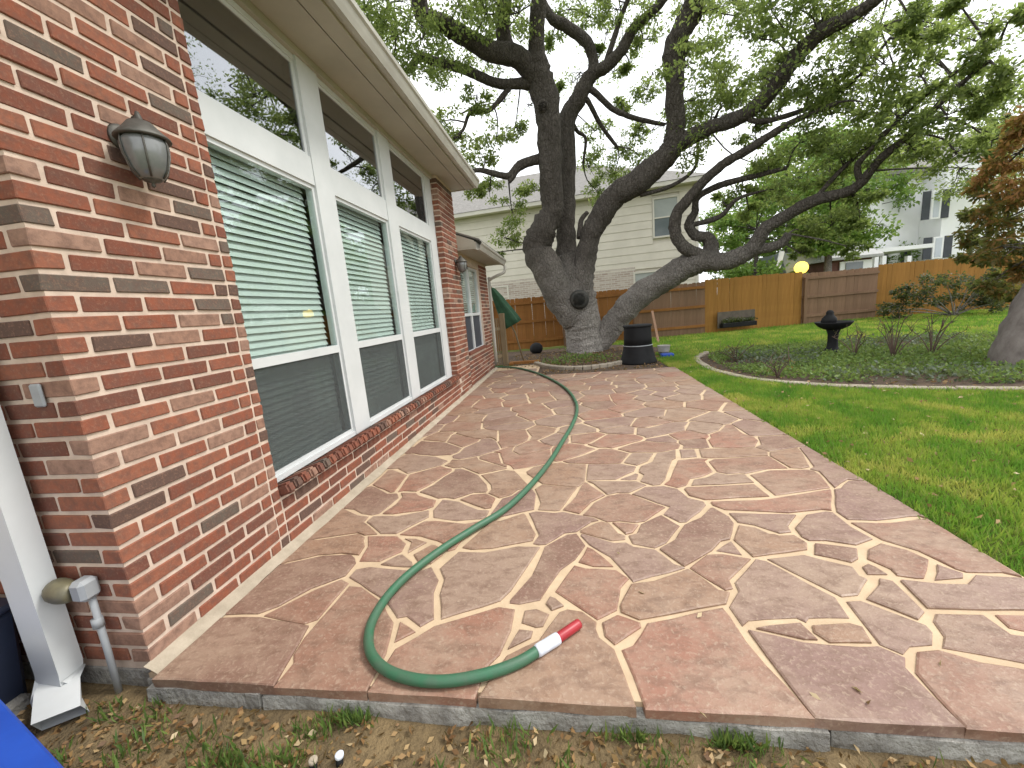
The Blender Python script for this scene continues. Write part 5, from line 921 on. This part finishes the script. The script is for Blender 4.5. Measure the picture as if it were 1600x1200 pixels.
while z < ZE - .03:
    z1 = min(z + .36, ZE - .02); segs = [(0.0, uR if z1 < zb_ + .05 else LW)]
    for (a, b_) in blocked(z, z1):
        ns_ = []
        for (s0, s1) in segs:
            if b_ <= s0 or a >= s1: ns_.append((s0, s1)); continue
            if a > s0: ns_.append((s0, a))
            if b_ < s1: ns_.append((b_, s1))
        segs = ns_
    for (s0, s1) in segs:
        m = MB(); m.add([NP(s0, z, -.05), NP(s1, z, -.05), NP(s1, z, .022), NP(s0, z, .022), NP(s0, z1, -.05), NP(s1, z1, -.05), NP(s1, z1, .002), NP(s0, z1, .002)], [(0,3,2,1),(4,5,6,7),(0,1,5,4),(1,2,6,5),(2,3,7,6),(3,0,4,7)])
        m.build('siding_board', SIDING, nb)
    z = z1 + .004
npan(MB(), -.08, .06, 0, ZE, -.05, .04).build('corner_trim', SIDING_TRIM, nb)
for (u0, u1, z0, z1) in WR:
    f = MB(); npan(f, u0 - .08, u0, z0 - .08, z1 + .08, -.04, .05); npan(f, u1, u1 + .08, z0 - .08, z1 + .08, -.04, .05); npan(f, u0, u1, z1, z1 + .08, -.04, .05); npan(f, u0, u1, z0 - .08, z0, -.04, .06); npan(f, u0, u1, (z0 + z1) / 2 - .03, (z0 + z1) / 2 + .03, -.04, .03)
    if u1 - u0 > 1.6: npan(f, (u0 + u1) / 2 - .05, (u0 + u1) / 2 + .05, z0, z1, -.04, .04)
    w = f.build('window', SIDING_TRIM, nb)
    npan(MB(), u0, u1, z0, (z0 + z1) / 2 - .03, -.03, .0).build('lower_pane', FARGLASS, w); npan(MB(), u0, u1, (z0 + z1) / 2 + .03, z1, -.03, .0).build('upper_pane', simple('pale_blind_pane', (.30, .32, .31), (.36, .38, .36), .2, 1, 0), w)
npan(MB(), -.5, LW, ZE - .02, ZE + .16, .30, .52).build('eave_fascia', SIDING_TRIM, nb); npan(MB(), -.5, LW, ZE - .01, ZE + .05, -.05, .30).build('eave_soffit', SIDING_TRIM, nb)
m = MB(); m.add([NP(-.5, ZE + .17, .55), NP(LW, ZE + .17, .55), NP(LW, ZE + 3.2, -5.2), NP(5.2, ZE + 3.2, -5.2), NP(-.5, ZE + .17, -9.4), NP(LW, ZE + .17, -9.4)], [(0, 3, 2, 1), (0, 4, 3), (4, 5, 2, 3)]); m.build('roof', ROOF, nb)

# ---------------------------------------------------------------- white house far right
wa = at(1362, 410, 34); wh = thing('white_house', 'bright white two-storey house with dark shutters beyond the fence', 'house', (wa.x, 34, 0))
def W(px, py, Y=34.0): return at(px, py, Y)
def wbox(m, x0, y0, x1, y1, o0, o1):
    a = W(x0, y0); b_ = W(x1, y1); m.box((min(a.x, b_.x), 34 + o0, min(a.z, b_.z)), (max(a.x, b_.x), 34 + o1, max(a.z, b_.z))); return m
zt = W(1450, 270).z
m = MB(); xl, xr = W(1360, 380).x, W(1450, 360).x; m.box((xl, 34, -.2), (xr + 14, 43, zt)); m.build('wall', FARWHITE, wh)
m = MB(); xg = W(1438, 330).x; m.box((xg, 32.2, -.2), (xg + 9, 33.99, zt)); m.build('projecting_wall', FARWHITE, wh)
m = MB(); a = W(1360, 268); m.prism([(33.2, zt + .01), (33.2, zt + .25), (38.5, zt + 3.4), (43.6, zt + .25), (43.6, zt + .01)], 'x', xl - .5, xr + 14.5); m.build('roof', ROOF, wh)
for (x0, y0, x1, y1) in ((1442, 300, 1480, 340), (1443, 372, 1484, 402)):
    a = at(x0, y0, 32.2); b_ = at(x1, y1, 32.2); xa, xb, za, zb2 = a.x, b_.x, b_.z, a.z; w3 = (xb - xa) / 3
    m = MB(); m.box((xa + w3, 32.12, za), (xb - w3 * .9, 32.19, zb2)); w = m.build('window', FARWHITE, wh)
    m = MB(); m.box((xa + w3 + .12, 32.10, za + .1), (xb - w3 * .9 - .12, 32.115, zb2 - .1)); m.build('pane', simple('pale_far_pane', (.55, .58, .64), (.48, .52, .58), .2, 1, 0), w)
    for q in (xa, xb - w3 * .85):
        m = MB(); m.box((q, 32.13, za), (q + w3 * .88, 32.185, zb2)); m.build('shutter', SHUTTER, wh)
m = MB(); a = at(1352, 392, 31.5); b_ = at(1438, 373, 31.5); m.box((a.x, 30.4, a.z - .25), (b_.x, 33.9, a.z)); m.build('porch_roof', FARWHITE, wh)
for px in (1369, 1381, 1420):
    a = at(px, 395, 30.6); m = MB(); m.box((a.x - .12, 30.5, 0), (a.x + .12, 30.75, a.z - .2)); m.build('porch_post', FARWHITE, wh)
for px in (1366, 1378, 1414):
    a = at(px, 412, 33.95); m = MB(); m.box((a.x - .3, 33.9, .5), (a.x + .3, 33.97, a.z + 1.0)); m.build('porch_window', SHUTTER, wh)
# low outbuildings
sh = thing('grey_roofed_shed', 'low white and red-brown shed with grey roof left of the white house', 'shed', at(1330, 420, 27) * 1.0); 
a = at(1292, 425, 27); b_ = at(1362, 402, 27)
m = MB(); m.box((a.x, 27, -.1), (b_.x, 30, b_.z)); m.build('wall', simple('red_brown_wall', (.15, .06, .045), (.11, .045, .035), .8), sh)
m = MB(); m.prism([(26.5, b_.z), (26.5, b_.z + .15), (28.5, b_.z + 1.0), (30.5, b_.z + .15), (30.5, b_.z)], 'x', a.x - .3, b_.x + .3); m.build('roof', simple('pale_grey_roof', (.42, .42, .41), (.34, .34, .33), .8), sh)
c0 = at(1312, 412, 26.95); m = MB(); m.box((c0.x, 26.9, -.1), (c0.x + 1.7, 26.98, b_.z - .1)); m.build('white_bay', FARWHITE, sh)
c0 = at(1322, 416, 26.85); m = MB(); m.box((c0.x, 26.85, .8), (c0.x + .9, 26.89, c0.z + .2)); m.build('pane', FARGLASS, sh)
gh = thing('white_pergola', 'white framed pergola with grey roof behind the orange fence panel', 'pergola', at(1225, 425, 24))
a = at(1205, 428, 24); b_ = at(1270, 390, 24)
m = MB(); m.prism([(a.x - .6, 1.72), (a.x - .6, 1.95), (b_.x, 1.95), (b_.x, 1.72)], 'y', 23.9, 24.05); m.build('beam', FARWHITE, gh)
m = MB(); m.bar(at(1213, 426, 24), at(1222, 393, 24), .22, .12, (0, 1, 0)); m.build('brace', FARWHITE, gh)
for px in (1214, 1262):
    p = at(px, 420, 24); m = MB(); m.box((p.x - .1, 23.92, 0), (p.x + .1, 24.1, 1.75)); m.build('post', FARWHITE, gh)
m = MB(); p = at(1222, 395, 24); q = at(1285, 402, 24); m.prism([(p.x, p.z), (q.x, q.z + .3), (q.x, q.z - .1), (p.x + .3, p.z - 1.1)], 'y', 24.1, 26.5); m.build('roof', simple('blue_grey_roof', (.24, .28, .30), (.20, .23, .25), .7), gh)
lm, ln, lb, lo_ = newmat('warm_lamp_glow'); lb.inputs['Emission Color'].default_value = (1.0, .68, .10, 1); lb.inputs['Emission Strength'].default_value = 1.6; lb.inputs['Base Color'].default_value = (.8, .5, .1, 1)
gl = thing('porch_lamp', 'glowing round yellow lamp just above the fence top', 'lamp', at(1252, 418, 23.5)); p = at(1252, 418, 23.5)
m = MB(); m.lathe([(.02, -.32), (.2, -.26), (.30, -.12), (.32, .03), (.25, .20), (.12, .29), (.02, .31)], tuple(p), 18); m.build('globe', lm, gl, True)
m = MB(); m.tube([(p.x, p.y, -.03), (p.x, p.y, p.z - .34)], .05, 10); m.build('lamp_post', BLACKP, gl, True)

# ---------------------------------------------------------------- trees beyond the fence
def bg_tree(px, Y, h, rad, label, mat, seed, n=26, tone=.55, z0=.35, leaf=.22, per=260, name='broadleaf_tree', sq=.9, group='trees beyond the fence'):
    RR = random.Random(seed); b0 = at(px, 460, Y); b0.z = -.03
    t = thing(name, label, 'tree', b0, group=group); H_ = h
    m = MB(); top = b0 + Vector((RR.uniform(-.3, .3), 0, H_ * .75)); mid = b0.lerp(top, .45) + Vector((RR.uniform(-.25, .25), 0, 0))
    m.tube(catmull([b0, mid, top], 4), [.05 * rad + .06, .05 * rad + .05, .05 * rad + .04, .045 * rad + .04, .04 * rad + .03, .03 * rad + .03, .03 * rad + .02, .02 * rad + .01, .03], 9, .05, seed=seed); m.build('trunk', BARK, t, True)
    nodes = [tuple(b0.lerp(top, k / 8)) for k in range(3, 9)]; cl = []
    for k in range(n):
        a = RR.uniform(0, 6.28); r = rad * math.sqrt(RR.uniform(.02, 1)); zz_ = H_ * RR.uniform(z0, 1.0); w = math.sqrt(max(.05, 1 - ((zz_ / H_ - (z0 + 1) / 2) / ((1 - z0) / 2)) ** 2))
        c = b0 + Vector((math.cos(a) * r * w, math.sin(a) * r * w, zz_)); cl.append((tuple(c), rad * RR.uniform(.20, .34), per, tone + RR.uniform(-.12, .12)))
    P, D, T, tips = crown_points(cl, 1.0, 9)
    tag(link('crown', leaf_mesh('crown', mat, P - np.array(b0), D, rng.uniform(leaf * .6, leaf * 1.3, len(P)), T, .55), t), kind='stuff')
    tag(twig_mb(tips, nodes, .02, seed=seed).build('twigs', BARK, t, True), kind='stuff')
bg_tree(1180, 25, 6.2, 2.9, 'bright yellow-green leafy tree behind the lowest oak limb', LEAF_BRIGHT, 11, 30, .65, .15)
bg_tree(1262, 33, 11.5, 4.2, 'tall bright green tree between the neighbour house and white house', LEAF_BRIGHT, 12, 34, .5, .2)
bg_tree(1330, 36, 9.0, 3.6, 'mid green tree close to the left end of the white house', LEAF_BRIGHT, 13, 30, .35, .15)
bg_tree(1292, 24, 8.8, 3.0, 'dense bright green tree behind the weathered fence panel', LEAF_BRIGHT, 16, 36, .62, .36)
bg_tree(1225, 29, 10.0, 3.2, 'tall bright green tree behind the stub of the low oak limb', LEAF_BRIGHT, 17, 34, .6, .2)
bg_tree(1150, 34, 8.5, 3.2, 'green tree filling the gap right of the neighbour house', LEAF_BRIGHT, 14, 26, .55, .2)
bg_tree(1535, 29, 9.5, 2.6, 'grey-green tree screening the right end of the white house', LEAF_OAK, 15, 18, .65, .5, .2, 160)
# rust-leaved tree at the right edge
rb = gz(1597, 572, -.03); rt = thing('rust_leaved_tree', 'leaning grey-trunked tree with orange-brown drooping leaves at the right edge', 'tree', rb)
m = MB(); q = [rb + Vector((-.02, 0, -.1)), rb + Vector((.06, .05, .25)), rb + Vector((.26, .12, .8)), rb + Vector((.50, .2, 1.5)), rb + Vector((.75, .3, 2.4)), rb + Vector((.9, .3, 3.4))]
m.tube(catmull(q, 4), list(np.linspace(.36, .16, 21)), 14, .05, seed=4); m.build('trunk', GREYBARK, rt, True)
RN = [tuple(v) for v in q[2:]]
RC = [(1590,240,8,36,.75),(1560,270,8.2,34,.7),(1600,300,7.6,40,.75),(1545,310,8.2,30,.45),(1575,340,7.8,38,.55),(1540,350,8.2,28,.3),(1600,380,7.4,44,.4),(1560,390,8,34,.3),(1535,400,8.4,26,.25),(1580,430,7.7,32,.45),(1550,440,8.2,26,.35),(1610,200,7.8,34,.8),(1640,280,7.5,50,.7),(1660,380,7.3,50,.5),(1640,180,7.8,44,.75),(1530,330,8.8,20,.3),(1600,450,8.3,26,.3),(1575,215,8.3,22,.8),(1525,375,9,18,.25),(1700,250,7.6,50,.6)]
cl = []
for (px, py, Y, rp, tn) in RC:
    p = at(px, py, Y); r = rp * depth_of(p) / FPX; cl.append((tuple(p), r, 420 + 500 * r * r, tn))
P, D, T, tips = crown_points(cl, 1.0, 10, .7)
tag(link('crown', leaf_mesh('crown', LEAF_RUST, P - np.array(rb), D, rng.uniform(.06, .12, len(P)), T, .42), rt), kind='stuff')
tag(twig_mb(tips, RN, .014, seed=8).build('twigs', BARK, rt, True), kind='stuff')
# dark hedge under it, by the fence
hb = at(1560, 470, 14.5); hd = thing('dark_shrub', 'dark evergreen shrub along the fence behind the rust-leaved tree', 'shrub', (hb.x, 14.5, -.03))
cl = []
for k in range(24): cl.append(((hb.x + R.uniform(-2.6, 3.2), 14.6 + R.uniform(-.7, .8), R.uniform(.15, .9 if k < 14 else 1.6)), R.uniform(.35, .55), 320, .35))
P, D, T, tips = crown_points(cl, 1.0, 8)
tag(link('foliage', leaf_mesh('foliage', LEAF_DARK, P - np.array((hb.x, 14.5, -.03)), D, rng.uniform(.06, .11, len(P)), T), hd), kind='stuff')
tag(twig_mb(tips, [(hb.x - 1, 14.7, 0), (hb.x + 1, 14.7, 0), (hb.x + 2.4, 14.7, 0)], .012, seed=3).build('stems', BARK, hd, True), kind='stuff')
# more trees of the yard to the right, out of frame but mirrored in the panes
def side_tree(x, y, h, rad, label, seed):
    RR = random.Random(seed); b0 = Vector((x, y, -.03)); t = thing('yard_tree', label, 'tree', b0, group='trees along the right side of the yard')
    m = MB(); m.tube([b0, b0 + Vector((.1, 0, h * .4)), b0 + Vector((-.1, .1, h * .8))], [.22, .17, .06], 10, .05); m.build('trunk', BARK, t, True)
    cl = [((x + RR.gauss(0, rad * .5), y + RR.gauss(0, rad * .5), h * RR.uniform(.45, 1.0)), rad * .33, 240, .5) for _ in range(18)]
    P, D, T, tips = crown_points(cl, 1.0, 9)
    tag(link('crown', leaf_mesh('crown', LEAF_OAK, P - np.array(b0), D, rng.uniform(.12, .22, len(P)), T), t), kind='stuff')
side_tree(13.5, 6.5, 7.5, 2.6, 'green tree standing on the lawn far right of the patio', 31)

# ---------------------------------------------------------------- hose
HP = [(772, 573.5), (800, 574), (830, 580), (860, 592), (885, 608), (899, 627), (901, 645), (893, 666), (878, 691), (860, 720), (830, 757), (790, 795), (740, 826), (690, 858), (640, 896), (605, 932), (581, 972), (576, 1006), (586, 1031), (610, 1050), (650, 1062), (700, 1064), (760, 1053), (810, 1035), (840, 1017)]
hz = [gz(x, y, .022) for x, y in HP]
hs_ = thing('garden_hose', 'thick green hose snaking across the flagstones with a red end', 'hose', (hz[-1].x, hz[-1].y, 0))
m = MB(); C = catmull(hz, 6); m.tube(C, .0215, 14, 0); m.build('tube', HOSE, hs_, True)
e0, e1, e2 = gz(838, 1018, .024), gz(872, 997, .024), gz(905, 974, .024)
m = MB(); m.tube([e0, e0.lerp(e1, .1), e0.lerp(e1, .5), e0.lerp(e1, .9), e1], [.0225, .0250, .0245, .0250, .0235], 16, .01); m.build('white_sleeve', LABELW, hs_, True)
d = (e2 - e1).normalized(); m = MB(); m.tube([e1 - d * .01, e1 + d * .005, e1.lerp(e2, .5), e2 - d * .008, e2, e2 - d * .002, e2 - d * .02], [.018, .0205, .0205, .0205, .019, .015, .014], 16); m.build('red_end', HOSE_RED, hs_, True)

# ---------------------------------------------------------------- corner things by the camera
a, b_ = gz(-40, 1070, .20), gz(95, 1222, .20); d = (b_ - a).normalized(); nl = Vector((-d.y, d.x, 0))
if nl.x > 0: nl = -nl
tb = thing('blue_tub', 'blue plastic tub poking into the lower left corner', 'tub', (a.x, a.y, -.11))
def tubring(o, z): 
    A = a - d * .5 - nl * o; B = b_ + d * .25 - nl * o; C_ = B + nl * (.55 + 2 * o) ; D_ = A + nl * (.55 + 2 * o)
    B = B + d * o; C_ = C_ + d * o; A = A - d * o; D_ = D_ - d * o
    return [(v.x, v.y, z) for v in (A, B, C_, D_)]
m = MB(); rings = [tubring(-.07, -.11), tubring(-.012, .17), tubring(.012, .172), tubring(.012, .20), tubring(-.015, .20), tubring(-.08, -.08)]
for r_ in rings: m.v += r_
m.f = [(4 * i + k, 4 * i + (k + 1) % 4, 4 * i + 4 + (k + 1) % 4, 4 * i + 4 + k) for i in range(5) for k in range(4)] + [(3, 2, 1, 0), (20, 21, 22, 23)]
m.build('body', BLUE, tb)
lid = tubring(.016, .201); m = MB(); m.v = lid + tubring(.016, .222); m.f = [(3, 2, 1, 0), (4, 5, 6, 7)] + [(k, (k + 1) % 4, 4 + (k + 1) % 4, 4 + k) for k in range(4)]
m.build('lid', BLUE, tb, bevel=.006)
nb2 = thing('navy_bin', 'dark navy bin standing left of the white downspout', 'bin', (-2.65, 1.0, -.11))
m = MB(); m.v = [(-2.9, .86, -.11), (-2.40, .86, -.11), (-2.40, 1.14, -.11), (-2.9, 1.14, -.11), (-2.94, .84, .33), (-2.36, .84, .33), (-2.36, 1.17, .33), (-2.94, 1.17, .33)]; m.f = [(0,3,2,1),(4,5,6,7),(0,1,5,4),(1,2,6,5),(2,3,7,6),(3,0,4,7)]
m.build('body', NAVY, nb2, bevel=.02); m = MB(); m.box((-2.96, .83, .332), (-2.345, 1.19, .365)); m.build('lid', NAVY, nb2, bevel=.012)
for k, (px, py, lab) in enumerate(((490, 1192, 'small cream pipe cap in the dirt, left of the pair'), (531, 1184, 'small clear-rimmed pipe cap in the dirt, right of the pair'))):
    p = gz(px, py, -.075); t = thing('pipe_cap', lab, 'cap', (p.x, p.y, -.11), group='pair of small caps at the bottom edge')
    m = MB(); m.tube([(p.x - .006, p.y - .004, -.12), (p.x, p.y, -.07)], .0125, 12); m.build('stub', BLACKP, t, True)
    m = MB(); m.lathe([(.013, -.004), (.0145, 0), (.0145, .008), (.012, .010), (.003, .010)], (p.x, p.y, -.068), 16); m.build('cap', LABELW if k else CREAM, t, True)
# single pale leaves on the flagstones
LB = [((1090, 1110), 'pale leaf near the front edge of the patio, right of middle'), ((1283, 1094), 'pale leaf on the front right flagstone by the edge'), ((1470, 1041), 'rounded pale leaf on the right front flagstone'), ((1008, 928), 'curled white leaf beyond the red hose end'), ((969, 866), 'tiny tan leaf on a brown flagstone in mid patio'), ((1089, 965), 'small white leaf left of the big grey flagstone'), ((587, 1003), 'slim pale leaf lying beside the hose bend'), ((1359, 1094), 'dark dry leaf on the front right flagstone'), ((1330, 1072), 'flat pale leaf scrap behind the dark leaf')]
for i, ((px, py), lab) in enumerate(LB):
    p = gz(px, py, .004); Dv = np.array([[R.uniform(-1, 1), R.uniform(-1, 1), .12]]); me = leaf_mesh('fallen_leaf', LEAF_DRY, np.zeros((1, 3)), Dv, [.035 if i not in (4, 6) else .022], np.array([.12 if i == 7 else .98]), .5, .1)
    o = link('fallen_leaf', me); o.location = p; tag(o, lab, 'leaf', 'loose leaves on the patio')

# ---------------------------------------------------------------- grass
def grass_mat():
    m, n, b, o = newmat('grass_blade'); g = n.nodes.new('ShaderNodeNewGeometry')
    x = N(n, 'ShaderNodeTexNoise', Scale=1.5, Detail=5.0, Roughness=.65, Distortion=.6); n.links.new(g.outputs['Position'], x.inputs['Vector'])
    y = N(n, 'ShaderNodeTexNoise', Scale=9.0, Detail=3.0); n.links.new(g.outputs['Position'], y.inputs['Vector'])
    f = mixc(n, .22, x.outputs['Fac'], y.outputs['Fac'])
    c = ramp(n, f, [(.34, (.10, .255, .03)), (.45, (.17, .34, .04)), (.53, (.30, .42, .06)), (.62, (.52, .52, .12))])
    at_ = n.nodes.new('ShaderNodeAttribute'); at_.attribute_name = 'tone'
    c = mixc(n, ramp(n, at_.outputs['Fac'], [(.75, (0, 0, 0)), (1, (.6, .6, .6))]), c, (.30, .26, .10))
    n.links.new(c, b.inputs['Base Color']); b.inputs['Roughness'].default_value = .6; b.inputs['Specular IOR Level'].default_value = .25
    t = n.nodes.new('ShaderNodeBsdfTranslucent'); n.links.new(c, t.inputs['Color']); ms = n.nodes.new('ShaderNodeMixShader'); ms.inputs[0].default_value = .4
    n.links.new(b.outputs[0], ms.inputs[1]); n.links.new(t.outputs[0], ms.inputs[2]); n.links.new(ms.outputs[0], o.inputs[0]); return m
GRASS = grass_mat()
def blades(name, pts, h, w, label, cat, mat=None):
    pts = np.array(pts); n = len(pts); D = rng.normal(0, .38, (n, 3)); D[:, 2] = 1
    o = link(name, leaf_mesh(name, mat or GRASS, pts, D, h * rng.uniform(.4, 1.6, n), rng.uniform(0, 1, n), w / h, .03)); return tag(o, label, cat, kind='stuff')
def lawn_pts(n, x0, x1, y0, y1, keep):
    o_ = np.empty((0, 3))
    while len(o_) < n:
        q = np.stack([rng.uniform(x0, x1, n), rng.uniform(y0, y1, n), np.zeros(n)], 1)
        q = q[[keep(a, b_) for a, b_ in q[:, :2]]]; o_ = np.concatenate([o_, q])
    o_ = o_[:n]; o_[:, 2] = [ground_z(a, b_) - .004 for a, b_ in o_[:, :2]]; return o_
def oklawn(x, y):
    if x < XR(y) + random.uniform(-.025, .02) and y < 8.3 and y > 1.1: return False
    if x > 1.25 * y + 1.0: return False
    if in_poly(x, y, BED): return False
    return True
blades('lawn_grass', np.concatenate([lawn_pts(60000, 1.95, 6.5, 1.5, 4.6, oklawn), lawn_pts(70000, 1.95, 10, 4.2, 9.6, oklawn)]), .055, .0065, 'short bright green lawn right of the patio', 'grass')
def okfar(x, y):
    if x < 2.1 and y < 10.2: return False
    if (x - .25) ** 2 + (y - 11.6) ** 2 < 2.2 ** 2: return False
    return not in_poly(x, y, BED) and x < 1.3 * y and x > -.2
blades('far_lawn_grass', lawn_pts(70000, .5, 14, 8.6, 16.2, okfar), .07, .013, 'sunny green grass between the garden bed and fence', 'grass')
# foreground: tufts and litter on the dirt
pts = []
for k in range(80):
    cx, cy = R.uniform(-2.0, 1.7), R.uniform(.72, 1.145)
    for _ in range(R.randint(20, 70)): pts.append((cx + R.gauss(0, .045), min(1.143, cy + R.gauss(0, .03)), -.105))
for (px, py) in ((560, 1110), (1140, 1150), (1150, 1165), (540, 1130), (980, 1150), (480, 1150), (350, 1195), (440, 1190)):
    q = gz(px, py, -.10)
    for _ in range(90): pts.append((q.x + R.gauss(0, .05), min(1.142, q.y + R.gauss(0, .02)), -.105))
blades('dirt_grass_tufts', pts, .05, .006, 'thin green grass tufts in the dirt before the slab', 'grass', LEAF_COVER)
pts = [(R.uniform(-2.7, 2.2), R.uniform(.5, 1.15), -.096) for _ in range(5200)]
scatter_leaves('dirt_leaf_litter', LEAF_DRY, pts, .026, .18, .008, 'tan and brown fallen leaves covering the dirt before the slab', 'leaf litter', (.42, .27))

pts = [tuple(q) for q in lawn_pts(420, 1.98, 9, 1.6, 9, oklawn) + np.array([0, 0, .035])]
scatter_leaves('lawn_fallen_leaves', LEAF_DRY, pts, .04, .3, .02, 'scattered dry leaves lying in the lawn grass', 'leaf litter', (.55, .25))
